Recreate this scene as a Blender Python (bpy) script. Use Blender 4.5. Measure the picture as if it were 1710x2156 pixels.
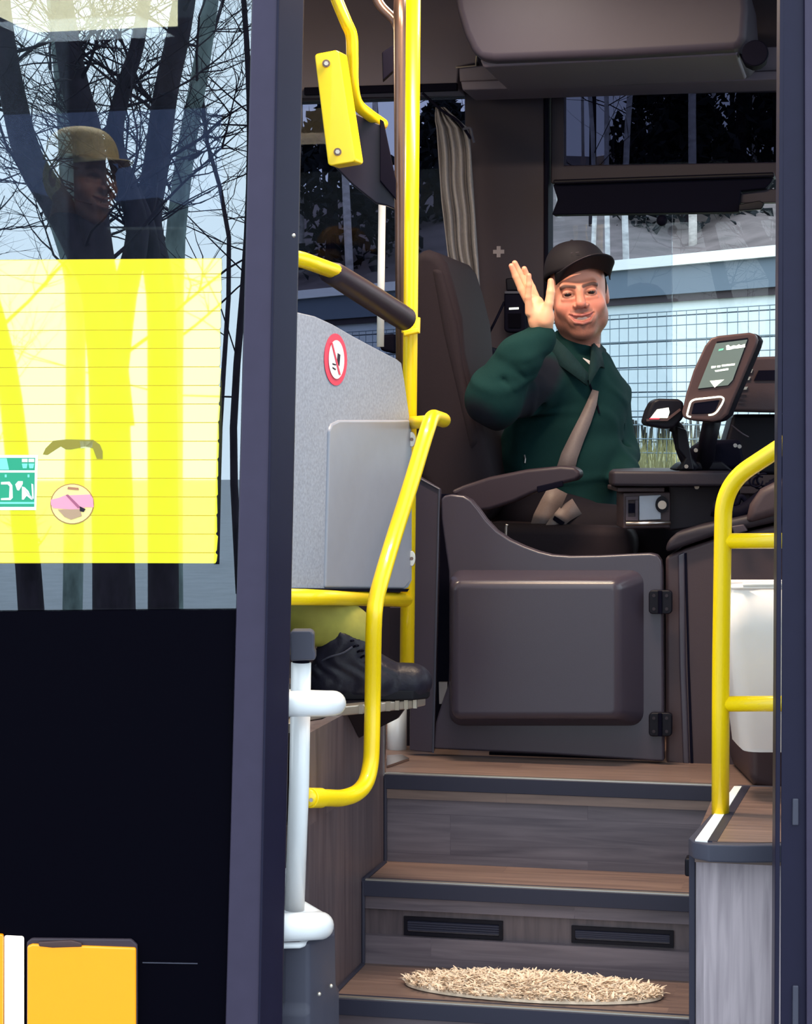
import bpy, bmesh, math, random
import numpy as np
from mathutils import Vector, Matrix
for o in list(bpy.data.objects): bpy.data.objects.remove(o, do_unlink=True)
SC = bpy.context.scene
COL = SC.collection
# ------------------------------------------------------------ camera
F = 4450.0; CX = 855.0; HZ = 900.0; CZ = 1.68      # focal length and horizon in photograph pixels, eye height
A = math.radians(12.5); CA, SA = math.cos(A), math.sin(A)
cam = bpy.data.objects.new('camera', bpy.data.cameras.new('camera'))
COL.objects.link(cam)
cam.location = (0, 0, CZ); cam.rotation_euler = (math.pi/2, 0, A)
cam.data.sensor_fit = 'HORIZONTAL'; cam.data.sensor_width = 36
cam.data.lens = 36*F/1710; cam.data.shift_y = -178/1710; cam.data.clip_end = 300
SC.camera = cam
# ------------------------------------------------------------ sky, lamps, exposure
world = bpy.data.worlds.new('overcast_sky'); SC.world = world; world.use_nodes = True
wn = world.node_tree; wn.nodes.clear()
wo = wn.nodes.new('ShaderNodeOutputWorld'); wb = wn.nodes.new('ShaderNodeBackground')
wb.inputs[0].default_value = (0.80, 0.93, 1.0, 1); wb.inputs[1].default_value = 1.9
wn.links.new(wb.outputs[0], wo.inputs[0])
SC.view_settings.view_transform = 'Standard'; SC.view_settings.look = 'None'
SC.view_settings.exposure = 0.45; SC.view_settings.gamma = 1; SC.view_settings.use_curve_mapping = False

def area(name, loc, rot, sx, sy, power, color):
    d = bpy.data.lights.new(name, 'AREA'); d.shape = 'RECTANGLE'; d.size = sx; d.size_y = sy
    d.energy = power; d.color = color
    o = bpy.data.objects.new(name, d); o.location = loc; o.rotation_euler = rot; COL.objects.link(o); return o
area('entrance_lamp_light', (-0.72, 4.42, 2.93), (0, 0, 0), 0.7, 0.12, 30, (1.0, .76, .54))
area('cab_lamp_light', (-0.95, 5.1, 2.93), (0, 0, 0), 0.3, 0.3, 4, (1.0, .95, .94))
area('saloon_lamp_light', (-2.05, 5.3, 2.74), (0, 0, 0), .4, 0.3, 8, (1.0, .84, .62))

# ------------------------------------------------------------ picture to place
def W(px, py, Y):                       # a point at distance Y along the view
    X = (px-CX)/F*Y
    return Vector((X*CA - Y*SA, X*SA + Y*CA, CZ + (HZ-py)/F*Y))
def ray(px, py):
    u = (px-CX)/F
    return Vector((u*CA - SA, u*SA + CA, (HZ-py)/F))
C0 = Vector((0, 0, CZ))
def on_y(px, py, y): d = ray(px, py); return C0 + d*(y/d.y)
def on_z(px, py, z): d = ray(px, py); return C0 + d*((z-CZ)/d.z)
def on_x(px, py, x): d = ray(px, py); return C0 + d*(x/d.x)

# ------------------------------------------------------------ materials
def s2l(c): return tuple(((v/255+0.055)/1.055)**2.4 if v > 10 else v/255/12.92 for v in c)
KEEP = ('terminal_screen', 'screen_green', 'grey_ceiling_panel', 'leaf_litter_hillside')
def mat(name, rgb, rough=0.5, metal=0, spec=0.5, noise=0.0, nscale=30, bump=0.0, bscale=200, coat=0, emis=None, estr=0, stretch=None):
    m = bpy.data.materials.new(name); m.use_nodes = True
    nt = m.node_tree; b = nt.nodes['Principled BSDF']
    dark = sum(rgb) < 300 and name not in KEEP
    k_ = (.52, .475, .55) if dark else (1, 1, 1)
    col = tuple(v*q for v, q in zip(s2l(rgb), k_)) + (1,)
    b.inputs['Base Color'].default_value = col
    b.inputs['Roughness'].default_value = rough; b.inputs['Metallic'].default_value = metal
    b.inputs['Specular IOR Level'].default_value = spec*(.45 if dark and 'moulded' not in name else 1); b.inputs['Coat Weight'].default_value = coat
    if emis: b.inputs['Emission Color'].default_value = s2l(emis)+(1,); b.inputs['Emission Strength'].default_value = estr
    tc = nt.nodes.new('ShaderNodeTexCoord'); mp = nt.nodes.new('ShaderNodeMapping')
    nt.links.new(tc.outputs['Object'], mp.inputs[0])
    if stretch: mp.inputs['Scale'].default_value = stretch
    if noise or True:
        n = nt.nodes.new('ShaderNodeTexNoise'); n.inputs['Scale'].default_value = nscale; n.inputs['Detail'].default_value = 5
        nt.links.new(mp.outputs[0], n.inputs[0])
        r = nt.nodes.new('ShaderNodeMapRange'); nz = max(noise, 0.012)
        r.inputs[1].default_value = .25; r.inputs[2].default_value = .75
        r.inputs[3].default_value = 1-nz; r.inputs[4].default_value = 1+nz
        nt.links.new(n.outputs[0], r.inputs[0])
        mx = nt.nodes.new('ShaderNodeVectorMath'); mx.operation = 'SCALE'; mx.inputs[0].default_value = col[:3]
        nt.links.new(r.outputs[0], mx.inputs['Scale']); nt.links.new(mx.outputs[0], b.inputs['Base Color'])
    if bump:
        n2 = nt.nodes.new('ShaderNodeTexNoise'); n2.inputs['Scale'].default_value = bscale; n2.inputs['Detail'].default_value = 3
        nt.links.new(mp.outputs[0], n2.inputs[0])
        bp = nt.nodes.new('ShaderNodeBump'); bp.inputs['Strength'].default_value = bump; bp.inputs['Distance'].default_value = .002
        nt.links.new(n2.outputs[0], bp.inputs['Height']); nt.links.new(bp.outputs[0], b.inputs['Normal'])
    return m
def glass(name, tint, refl, rough=0.0, rcol=(1, 1, 1)):
    m = bpy.data.materials.new(name); m.use_nodes = True; nt = m.node_tree; nt.nodes.clear()
    o = nt.nodes.new('ShaderNodeOutputMaterial'); mix = nt.nodes.new('ShaderNodeMixShader')
    t = nt.nodes.new('ShaderNodeBsdfTransparent'); g = nt.nodes.new('ShaderNodeBsdfGlossy')
    t.inputs[0].default_value = tint + (1,); g.inputs['Roughness'].default_value = rough; g.inputs[0].default_value = rcol+(1,)
    fr = nt.nodes.new('ShaderNodeLayerWeight'); fr.inputs[0].default_value = 0.5
    mr = nt.nodes.new('ShaderNodeMapRange'); mr.inputs[3].default_value = refl; mr.inputs[4].default_value = 1.0
    pw = nt.nodes.new('ShaderNodeMath'); pw.operation = 'POWER'; pw.inputs[1].default_value = 4
    nt.links.new(fr.outputs['Facing'], pw.inputs[0]); nt.links.new(pw.outputs[0], mr.inputs[0])
    nt.links.new(mr.outputs[0], mix.inputs[0]); nt.links.new(t.outputs[0], mix.inputs[1]); nt.links.new(g.outputs[0], mix.inputs[2])
    nt.links.new(mix.outputs[0], o.inputs[0]); return m
def wood(name, c1, c2, along, plank, rough=0.45, width=0.09):
    # vinyl print of boards: along = axis of the grain
    m = bpy.data.materials.new(name); m.use_nodes = True; nt = m.node_tree; b = nt.nodes['Principled BSDF']
    tc = nt.nodes.new('ShaderNodeTexCoord'); sp = nt.nodes.new('ShaderNodeSeparateXYZ'); cb = nt.nodes.new('ShaderNodeCombineXYZ')
    nt.links.new(tc.outputs['Object'], sp.inputs[0])
    ax = {'x': (0, 2, 1), 'xy': (0, 1, 2), 'z': (2, 1, 0), 'zx': (2, 0, 1)}[along]
    for i, k in enumerate(ax): nt.links.new(sp.outputs[k], cb.inputs[i])
    br = nt.nodes.new('ShaderNodeTexBrick'); br.inputs['Scale'].default_value = 1
    br.inputs['Brick Width'].default_value = plank; br.inputs['Row Height'].default_value = width
    br.inputs['Mortar Size'].default_value = .0006; br.inputs['Color1'].default_value = (0.15,)*3+(1,); br.inputs['Color2'].default_value = (1,)*3+(1,)
    br.inputs['Mortar'].default_value = (.1, .1, .1, 1)
    nt.links.new(cb.outputs[0], br.inputs[0])
    mp = nt.nodes.new('ShaderNodeMapping'); mp.inputs['Scale'].default_value = (3, 45, 45); nt.links.new(cb.outputs[0], mp.inputs[0])
    ad = nt.nodes.new('ShaderNodeVectorMath'); ad.operation = 'MULTIPLY_ADD'
    nt.links.new(br.outputs[0], ad.inputs[0]); ad.inputs[1].default_value = (7, 7, 7); nt.links.new(mp.outputs[0], ad.inputs[2])
    n = nt.nodes.new('ShaderNodeTexNoise'); n.inputs['Scale'].default_value = 1.3; n.inputs['Detail'].default_value = 7; n.inputs['Distortion'].default_value = .6
    nt.links.new(ad.outputs[0], n.inputs[0])
    a2 = nt.nodes.new('ShaderNodeMath'); a2.operation = 'MULTIPLY_ADD'; a2.inputs[1].default_value = .42
    nt.links.new(br.outputs[0], a2.inputs[0])
    mr = nt.nodes.new('ShaderNodeMapRange'); mr.inputs[1].default_value = .3; mr.inputs[2].default_value = .75
    mr.inputs[3].default_value = 0; mr.inputs[4].default_value = .75; nt.links.new(n.outputs[0], mr.inputs[0])
    nt.links.new(mr.outputs[0], a2.inputs[2])
    rp = nt.nodes.new('ShaderNodeValToRGB'); rp.color_ramp.elements[0].color = tuple(v*.72 for v in s2l(c1))+(1,); rp.color_ramp.elements[1].color = tuple(v*.80 for v in s2l(c2))+(1,)
    nt.links.new(a2.outputs[0], rp.inputs[0]); nt.links.new(rp.outputs[0], b.inputs['Base Color'])
    b.inputs['Roughness'].default_value = rough
    return m
M = dict(
 yellow=mat('yellow_powder_coat', (255, 218, 0), .35, coat=.3),
 film=mat('yellow_window_film', (255, 246, 0), .5),
 white=mat('white_enamel', (238, 240, 244), .28, coat=.4),
 binw=mat('white_plastic', (250, 246, 246), .4),
 navy=mat('dark_navy_aluminium', (44, 44, 68), .38, noise=.05, metal=.2),
 navyl=mat('grey_navy_aluminium', (86, 82, 102), .4, noise=.05, metal=.2),
 seal=mat('black_rubber', (19, 19, 36), .7, spec=.12),
 black=mat('black_plastic', (25, 23, 34), .45, spec=.35),
 blackpanel=mat('black_gloss_panel', (7, 6, 18), .5, spec=.06),
 trim=mat('grey_brown_trim', (88, 79, 84), .45, bump=.1, bscale=600),
 trimd=mat('dark_brown_trim', (70, 62, 70), .5, bump=.1, bscale=600),
 ceil=mat('grey_ceiling_panel', (104, 94, 108), .5),
 box=mat('pale_grey_locker', (90, 86, 96), .45),
 gate=mat('charcoal_moulded_plastic', (84, 78, 87), .27, bump=.06, bscale=700),
 dash=mat('brown_dash_plastic', (92, 78, 78), .45, bump=.1, bscale=500),
 dashd=mat('dark_dash_plastic', (60, 54, 60), .5, bump=.1, bscale=500),
 steel=mat('brushed_steel', (190, 180, 178), .3, metal=1),
 bronze=mat('bronze_tube', (120, 98, 92), .3, metal=.7),
 alu=mat('aluminium_edge', (208, 200, 190), .35, metal=.85),
 nosing=mat('dark_rubber_nosing', (66, 68, 82), .5),
 laminate=mat('grey_textured_laminate', (146, 152, 168), .5, noise=.22, nscale=160, bump=.1),
 laminate2=mat('smooth_grey_laminate', (146, 150, 164), .28, noise=.03),
 seat=mat('dark_seat_fabric', (48, 38, 44), .8, noise=.12, nscale=220),
 arm=mat('brown_armrest_vinyl', (74, 64, 70), .4),
 belt=mat('brown_grey_webbing', (112, 98, 98), .55, noise=.1, nscale=300),
 skin=None,
 jacket=mat('dark_green_fleece', (24, 60, 60), .85, noise=.14, nscale=60, bump=.5, bscale=500),
 jacketd=mat('charcoal_fleece', (44, 36, 50), .85, noise=.14, nscale=60),
 cap=mat('black_cap_cloth', (38, 34, 40), .7, noise=.08, nscale=300),
 trousers=mat('dark_trousers', (34, 28, 38), .8, noise=.1, nscale=90),
 tee=mat('white_cotton', (225, 222, 228), .8),
 teeth=mat('teeth', (215, 200, 190), .3),
 hair=mat('dark_hair', (45, 30, 26), .7, noise=.2, nscale=300),
 blond=mat('blond_hair', (232, 198, 140), .6, noise=.2, nscale=90),
 eye=mat('eye', (40, 28, 26), .2),
 curtain=mat('grey_beige_curtain', (122, 118, 122), .85, noise=.1, nscale=120),
 hivis=mat('high_visibility_cloth', (146, 142, 58), .7, noise=.12, nscale=40),
 boot=mat('black_boot_leather', (46, 46, 58), .42, noise=.2, nscale=60, bump=.5, bscale=90),
 sole=mat('boot_sole_rubber', (24, 23, 32), .6),
 sock=mat('beige_sock', (170, 140, 120), .8),
 red=mat('red_print', (222, 60, 88), .5), pink=mat('pink_print', (240, 130, 160), .5),
 green=mat('green_print', (30, 160, 120), .5), mint=mat('mint_print', (130, 240, 210), .5),
 whitep=mat('white_print', (250, 250, 250), .5), darkp=mat('dark_print', (60, 45, 60), .5), brownp=mat('brown_print', (140, 100, 70), .6),
 screen=mat('terminal_screen', (60, 68, 66), .2, emis=(112, 122, 114), estr=.75),
 lit=mat('screen_white', (250, 255, 235), .3, emis=(250, 255, 235), estr=1.1),
 litg=mat('screen_green', (90, 170, 140), .3, emis=(110, 180, 150), estr=.8),
 terminal=mat('bronze_grey_terminal', (112, 90, 84), .35, metal=.15),
 greyh=mat('grey_arm_housing', (92, 97, 108), .4, bump=.05),
 amber=mat('amber_lamp_lens', (255, 150, 0), .25, emis=(255, 160, 0), estr=.30, coat=.5),
 warm=mat('lit_white_lamp', (255, 240, 225), .4, emis=(255, 236, 215), estr=.6),
 lampw=mat('warm_ceiling_lamp', (255, 230, 180), .4, emis=(255, 225, 165), estr=6.0),
 wallout=mat('pale_blue_cladding', (232, 244, 248), .6, noise=.03),
 fascia=mat('slate_blue_fascia', (100, 116, 134), .5), roofw=mat('white_roof_edge', (250, 252, 252), .5),
 wire=mat('galvanised_fence_wire', (124, 144, 158), .5, metal=.1),
 bark=mat('dark_bark', (58, 52, 60), .9, noise=.5, nscale=14, bump=.6, bscale=60, stretch=(1, 1, .4)),
 barkg=mat('grey_green_bark', (104, 118, 116), .9, noise=.5, nscale=12, stretch=(1, 1, .4)),
 birch=mat('pale_birch_bark', (205, 200, 196), .8, noise=.35, nscale=9, stretch=(1, 1, 2.5)),
 twig=mat('dark_twig', (48, 40, 50), .9),
 asphalt=mat('wet_asphalt', (128, 132, 140), .7, noise=.15, nscale=3),
 litter=mat('leaf_litter_hillside', (98, 88, 90), .95, noise=.4, nscale=2.5),
 fir=mat('dark_fir_foliage', (42, 50, 52), .95, noise=.4, nscale=8),
 grass=mat('dry_grass', (164, 158, 112), .9, noise=.35, nscale=10),
 reed=mat('dry_reeds', (96, 100, 92), .9, noise=.3, nscale=20),
 rug=mat('beige_shaggy_rug', (236, 214, 190), .9, noise=.2, nscale=60),
 slatefab=mat('slate_seat_shell', (70, 88, 100), .6),
 wood_riser=wood('grey_wood_vinyl', (76, 66, 78), (128, 114, 122), 'x', .62),
 wood_side=wood('dark_wood_vinyl', (74, 62, 70), (112, 96, 100), 'z', .9, width=.075),
 wood_front=wood('pale_wood_vinyl', (128, 117, 127), (202, 187, 195), 'zx', 6, width=.16),
 wood_floor=wood('brown_wood_vinyl', (96, 76, 74), (142, 116, 106), 'xy', .8),
 door_glass=glass('tinted_door_glass', (.45, .50, .56), .30, rcol=(.86, .93, 1)),
 far_glass=glass('tinted_saloon_glass', (.32, .33, .41), .003),
 dark_glass=glass('dark_tinted_glass', (.16, .165, .22), .002),
 clear_glass=glass('clear_cab_glass', (.95, .97, .98), .015),
 cab_glass=glass('greyish_cab_glass', (.78, .82, .86), .012),
 body_glass=glass('saloon_side_glass', (.85, .88, .9), .03),
)
# ------------------------------------------------------------ mesh tools
class MB:
    def __init__(s): s.v = []; s.f = []
    def add(s, vs, fs):
        n = len(s.v); s.v += [tuple(v) for v in vs]; s.f += [tuple(i+n for i in f) for f in fs]; return s
    def hexa(s, p):      # p: 4 bottom (ccw from above) + 4 top
        return s.add(p, [(3, 2, 1, 0), (4, 5, 6, 7), (0, 1, 5, 4), (1, 2, 6, 5), (2, 3, 7, 6), (3, 0, 4, 7)])
    def box(s, x0, x1, y0, y1, z0, z1):
        return s.hexa([(x0, y0, z0), (x1, y0, z0), (x1, y1, z0), (x0, y1, z0), (x0, y0, z1), (x1, y0, z1), (x1, y1, z1), (x0, y1, z1)])
    def prism(s, pts, off):   # polygon + extrusion vector
        pts = [Vector(p) for p in pts]; off = Vector(off); n = len(pts)
        nrm = Vector((0, 0, 0))
        for i in range(n): nrm += pts[i].cross(pts[(i+1) % n])
        if nrm.dot(off) > 0: pts = pts[::-1]
        b = [p+off for p in pts]
        fs = [tuple(range(n)), tuple(range(2*n-1, n-1, -1))]
        for i in range(n):
            j = (i+1) % n; fs.append((j, i, n+i, n+j))
        return s.add(pts+b, fs)
    def frustum(s, base, top):  # two rings of equal count
        n = len(base); fs = [tuple(range(n))[::-1], tuple(range(n, 2*n))]
        for i in range(n): j = (i+1) % n; fs.append((i, j, n+j, n+i))
        return s.add(list(base)+list(top), fs)
    def tube(s, path, r, seg=14, caps=True):
        P = [Vector(p) for p in path]; n = len(P)
        R = r if isinstance(r, (list, tuple)) else [r]*n
        t0 = (P[1]-P[0]).normalized(); up = Vector((0, 0, 1)) if abs(t0.z) < .9 else Vector((1, 0, 0))
        nv = t0.cross(up).normalized(); vs = []; prev = t0
        for i in range(n):
            t = ((P[min(i+1, n-1)]-P[i]).normalized() + (P[i]-P[max(i-1, 0)]).normalized())
            if t.length < 1e-6: t = prev.copy()
            t.normalize(); nv = (nv - t*nv.dot(t)).normalized(); b = t.cross(nv); prev = t
            for k in range(seg):
                a = 2*math.pi*k/seg; vs.append(P[i] + (nv*math.cos(a)+b*math.sin(a))*R[i])
        fs = []
        for i in range(n-1):
            for k in range(seg):
                k2 = (k+1) % seg; fs.append((i*seg+k, i*seg+k2, (i+1)*seg+k2, (i+1)*seg+k))
        if caps: fs += [tuple(range(seg))[::-1], tuple((n-1)*seg+k for k in range(seg))]
        return s.add(vs, fs)
    def disc(s, c, n, r, h, seg=24, ry=None, upv=None):   # short cylinder, optionally elliptical
        n = Vector(n).normalized(); up = Vector(upv) if upv else Vector((0, 0, 1))
        a = n.cross(up).normalized(); b = a.cross(n).normalized(); ry = ry or r; c = Vector(c)
        ring = [c + a*r*math.cos(2*math.pi*k/seg) + b*ry*math.sin(2*math.pi*k/seg) for k in range(seg)]
        return s.prism(ring, n*h)
    def ball(s, c, r, u=16, v=10):
        c = Vector(c); r = r if isinstance(r, (tuple, list)) else (r, r, r)
        vs = [c+Vector((0, 0, r[2]))]
        for i in range(1, v):
            t = math.pi*i/v
            for k in range(u): a = 2*math.pi*k/u; vs.append(c+Vector((r[0]*math.sin(t)*math.cos(a), r[1]*math.sin(t)*math.sin(a), r[2]*math.cos(t))))
        vs.append(c-Vector((0, 0, r[2]))); fs = []
        for k in range(u): fs.append((0, 1+k, 1+(k+1) % u)); fs.append((len(vs)-1, 1+(v-2)*u+(k+1) % u, 1+(v-2)*u+k))
        for i in range(v-2):
            for k in range(u): k2 = (k+1) % u; fs.append((1+i*u+k, 1+(i+1)*u+k, 1+(i+1)*u+k2, 1+i*u+k2))
        return s.add(vs, fs)
    def strip(s, A_, B_):
        n = len(A_); return s.add([tuple(p) for p in A_]+[tuple(p) for p in B_], [(i, i+1, n+i+1, n+i) for i in range(n-1)])
    def build(s, name, m, parent=None, smooth=False, bevel=0, solid=0, seg=2, label=None, kind=None):
        me = bpy.data.meshes.new(name); me.from_pydata(s.v, [], s.f); me.update()
        if smooth or bevel: me.polygons.foreach_set('use_smooth', [True]*len(me.polygons))
        me.materials.append(m)
        o = bpy.data.objects.new(name, me); COL.objects.link(o)
        if parent: o.parent = parent; o.matrix_parent_inverse = parent.matrix_world.inverted()
        if solid: md = o.modifiers.new('thickness', 'SOLIDIFY'); md.thickness = solid; md.offset = 0
        if bevel:
            md = o.modifiers.new('bevel', 'BEVEL'); md.width = bevel; md.segments = seg; md.limit_method = 'ANGLE'; md.angle_limit = .6
            wm = o.modifiers.new('normals', 'WEIGHTED_NORMAL'); wm.keep_sharp = True
        if label: o['label'] = label
        if kind: o['kind'] = kind
        return o
def thing(name, loc, label, cat, group=None):
    o = bpy.data.objects.new(name, None); COL.objects.link(o); o.location = loc; o.empty_display_size = .1
    o['label'] = label; o['category'] = cat
    if group: o['group'] = group
    bpy.context.view_layer.update(); return o
def tag(o, label, cat, group=None):
    o['label'] = label; o['category'] = cat
    if group: o['group'] = group
    return o
def struct(name, loc=(0, 0, 0)):
    o = bpy.data.objects.new(name, None); COL.objects.link(o); o.location = loc; o['kind'] = 'structure'; bpy.context.view_layer.update(); return o
def smooth_path(pts, n=8):        # catmull-rom
    P = [Vector(p) for p in pts]; P = [P[0]*2-P[1]]+P+[P[-1]*2-P[-2]]; out = []
    for i in range(1, len(P)-2):
        a, b, c, d = P[i-1:i+3]
        for k in range(n):
            t = k/n; out.append(.5*((2*b)+(c-a)*t+(2*a-5*b+4*c-d)*t*t+(3*b-a-3*c+d)*t**3))
    out.append(P[-2]); return out
def bend_path(pts, rad, n=7):     # straight runs with rounded corners
    P = [Vector(p) for p in pts]; out = [P[0]]
    for i in range(1, len(P)-1):
        a, b, c = P[i-1], P[i], P[i+1]
        r = min(rad, (a-b).length*.48, (c-b).length*.48); p0 = b+(a-b).normalized()*r; p1 = b+(c-b).normalized()*r
        for k in range(n+1): t = k/n; out.append(p0*(1-t)**2+b*2*t*(1-t)+p1*t*t)
    out.append(P[-1]); return out
VIEW = Vector((-SA, CA, 0)); RIGHT = Vector((CA, SA, 0)); UP = Vector((0, 0, 1))
def poly_y(pts, y): return [on_y(a, b, y) for a, b in pts]
def poly_w(pts, Y): return [W(a, b, Y) for a, b in pts]
# ------------------------------------------------------------ smooth bodies from distance fields
def nrm(a): return np.sqrt((a*a).sum(-1))
def cone(a, b, ra, rb):
    a = np.array(a, np.float32); b = np.array(b, np.float32)
    def f(P):
        ba = b-a; t = np.clip(((P-a)@ba)/float(ba@ba), 0, 1)
        return nrm(P-a-t[:, None]*ba)-(ra+(rb-ra)*t)
    return f
def ell(c, r, R=None):
    c = np.array(c, np.float32); r = np.array(r, np.float32)
    def f(P):
        q = P-c
        if R is not None: q = q@R
        k0 = nrm(q/r); k1 = nrm(q/(r*r))+1e-9; return k0*(k0-1)/k1
    return f
def smin(a, b, k): h = np.clip(.5+.5*(b-a)/k, 0, 1); return b*(1-h)+a*h-k*h*(1-h)
def field(parts):     # [(fn, k)] ; k>0 union, k<0 subtract
    def f(P):
        d = None
        for g, k in parts:
            e = g(P)
            if d is None: d = e
            elif k > 0: d = smin(d, e, k)
            else: d = -smin(-d, e, -k)
        return d
    return f
def nets(f, lo, hi, h):
    lo = np.array(lo, float); n = np.ceil((np.array(hi)-lo)/h).astype(int)+1
    ax = [lo[i]+h*np.arange(n[i]) for i in range(3)]
    D = np.empty(n, np.float32)
    gy, gz = np.meshgrid(ax[1], ax[2], indexing='ij')
    CH = max(1, int(200000/(n[1]*n[2])))
    for i in range(0, n[0], CH):
        xs = ax[0][i:i+CH]; P = np.empty((len(xs), n[1], n[2], 3), np.float32)
        P[..., 0] = xs[:, None, None]; P[..., 1] = gy; P[..., 2] = gz
        D[i:i+CH] = f(P.reshape(-1, 3)).reshape(len(xs), n[1], n[2])
    m = n-1; ins = D < 0
    def sh(Aa, o): return Aa[o[0]:o[0]+m[0], o[1]:o[1]+m[1], o[2]:o[2]+m[2]]
    acc = np.zeros(tuple(m)+(3,), np.float32); cnt = np.zeros(tuple(m), np.int32)
    cs = [(x, y, z) for x in (0, 1) for y in (0, 1) for z in (0, 1)]
    for a in cs:
        for k in range(3):
            if a[k]: continue
            b = list(a); b[k] = 1
            mk = sh(ins, a) != sh(ins, b); ii = np.nonzero(mk)
            fa = sh(D, a)[ii]; fb = sh(D, b)[ii]; t = fa/(fa-fb)
            p = np.tile(np.array(a, np.float32), (len(t), 1)); p[:, k] += t
            acc[ii] += p; cnt[ii] += 1
    cell = np.nonzero(cnt); idx = -np.ones(tuple(m), np.int64); idx[cell] = np.arange(len(cell[0]))
    V = (acc[cell]/cnt[cell][:, None] + np.stack(cell, 1))*h + lo
    Q = []
    for k in range(3):
        u, v = (k+1) % 3, (k+2) % 3
        s0 = [slice(1, m[i]) for i in range(3)]; s0[k] = slice(0, m[k])
        a = ins[tuple(s0)]; s1 = list(s0); s1[k] = slice(1, m[k]+1); b = ins[tuple(s1)]
        ch = np.nonzero(a != b); base = np.stack(ch, 1); off = np.array([1, 1, 1]); off[k] = 0; base = base+off
        flip = ~a[ch]
        def c(du, dv): q = base.copy(); q[:, u] -= du; q[:, v] -= dv; return idx[q[:, 0], q[:, 1], q[:, 2]]
        q = np.stack([c(1, 1), c(0, 1), c(0, 0), c(1, 0)], 1); q[flip] = q[flip][:, ::-1]; Q.append(q)
    return V, np.concatenate(Q)
def npmesh(name, V, Q, m, parent=None, col=None):
    me = bpy.data.meshes.new(name); me.from_pydata(V.tolist(), [], Q.tolist()); me.update()
    me.polygons.foreach_set('use_smooth', [True]*len(me.polygons)); me.materials.append(m)
    if col is not None:
        at = me.color_attributes.new('Col', 'FLOAT_COLOR', 'POINT')
        at.data.foreach_set('color', np.concatenate([col, np.ones((len(col), 1))], 1).astype(np.float32).ravel())
    o = bpy.data.objects.new(name, me); COL.objects.link(o)
    if parent: o.parent = parent; o.matrix_parent_inverse = parent.matrix_world.inverted()
    return o
def vcolmat(name, rough=.5, bump=0):
    m = bpy.data.materials.new(name); m.use_nodes = True; nt = m.node_tree; b = nt.nodes['Principled BSDF']
    a = nt.nodes.new('ShaderNodeVertexColor'); a.layer_name = 'Col'; nt.links.new(a.outputs[0], b.inputs['Base Color'])
    b.inputs['Roughness'].default_value = rough
    n = nt.nodes.new('ShaderNodeTexNoise'); n.inputs['Scale'].default_value = 400
    bp = nt.nodes.new('ShaderNodeBump'); bp.inputs['Strength'].default_value = bump or .15; bp.inputs['Distance'].default_value = .001
    nt.links.new(n.outputs[0], bp.inputs['Height']); nt.links.new(bp.outputs[0], b.inputs['Normal'])
    return m
M['skin'] = vcolmat('skin', .45); M['skin'].node_tree.nodes['Principled BSDF'].inputs['Subsurface Weight'].default_value = .08
M['skin'].node_tree.nodes['Principled BSDF'].inputs['Subsurface Scale'].default_value = .01
M['fleece'] = vcolmat('fleece', .95, .6); M['fleece'].node_tree.nodes['Principled BSDF'].inputs['Specular IOR Level'].default_value = .1
# ============================================================ SETTING: bus body
FL, CEIL, YD, YF = .895, 3.02, 4.0, 6.38
XL, XR = -1.08, -.335
def sbox(name, m, *b, parent=None, bevel=0):
    o = MB().box(*b).build(name, m, parent, bevel=bevel)
    if not parent: o['kind'] = 'structure'
    return o
fl = struct('floor')
sbox('floor_board', M['wood_floor'], -6, 1.3, 4.64, 6.45, FL-.05, FL, parent=fl)
sbox('floor_board', M['wood_floor'], -6, XL-.02, 4.02, 4.64, FL-.05, FL, parent=fl)
sbox('floor_board', M['wood_floor'], XR, 1.3, 4.06, 4.64, FL-.045, FL, parent=fl)
sbox('ceiling', M['ceil'], -6, 1.3, 3.95, 6.5, CEIL, CEIL+.06)
# far wall
wf = struct('wall_far')
xa = on_y(1160, 500, YF).x; xb = on_y(985, 500, YF).x
sbox('panel', M['trimd'], -6, 1.3, YF, YF+.07, .3, 1.50, parent=wf)
sbox('panel', M['trim'], -6, 1.3, YF, YF+.07, 2.70, CEIL, parent=wf)
pil = MB().box(xb, xa-.012, YF-.05, YF+.07, 1.50, 2.70).build('pillar', M['trimd'], wf, bevel=.006)
MB().box(xa-.012, xa, YF-.055, YF+.05, 1.50, 2.72).build('seal', M['seal'], wf, bevel=.003)
sbox('pillar', M['trimd'], .55, .68, YF-.03, YF+.07, 1.50, 2.70, parent=wf)
for x in (-2.9, -4.6): sbox('pillar', M['trimd'], x-.06, x+.06, YF-.02, YF+.07, 1.50, 2.70, parent=wf)
# moulded cove over the saloon window, beam over the cab window
MB().prism(poly_y([(330, -60), (1008, -60), (1006, 132), (966, 140), (962, 186), (330, 196)], 6.22), (0, .15, 0)).build('cove_panel', M['ceil'], wf, bevel=.006)
MB().prism(poly_y([(640, 184), (962, 174), (962, 190), (640, 200)], 6.205), (0, .02, 0)).build('edge_strip', M['seal'], wf, bevel=.002)
MB().prism(poly_y([(966, 142), (1006, 138), (1720, 92), (1720, 146), (968, 172)], 6.10), (0, .25, 0)).build('beam', M['ceil'], wf, bevel=.004)
MB().prism(poly_y([(970, 171), (1720, 146), (1720, 165), (974, 190)], 6.07), (0, .2, 0)).build('rail', M['ceil'], wf, bevel=.004)
MB().tube([on_y(960, 142, 6.09), on_y(1002, 138, 6.09), on_y(1004, 118, 6.09)], .003, 6).build('edge_strip', M['alu'], wf)
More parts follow.
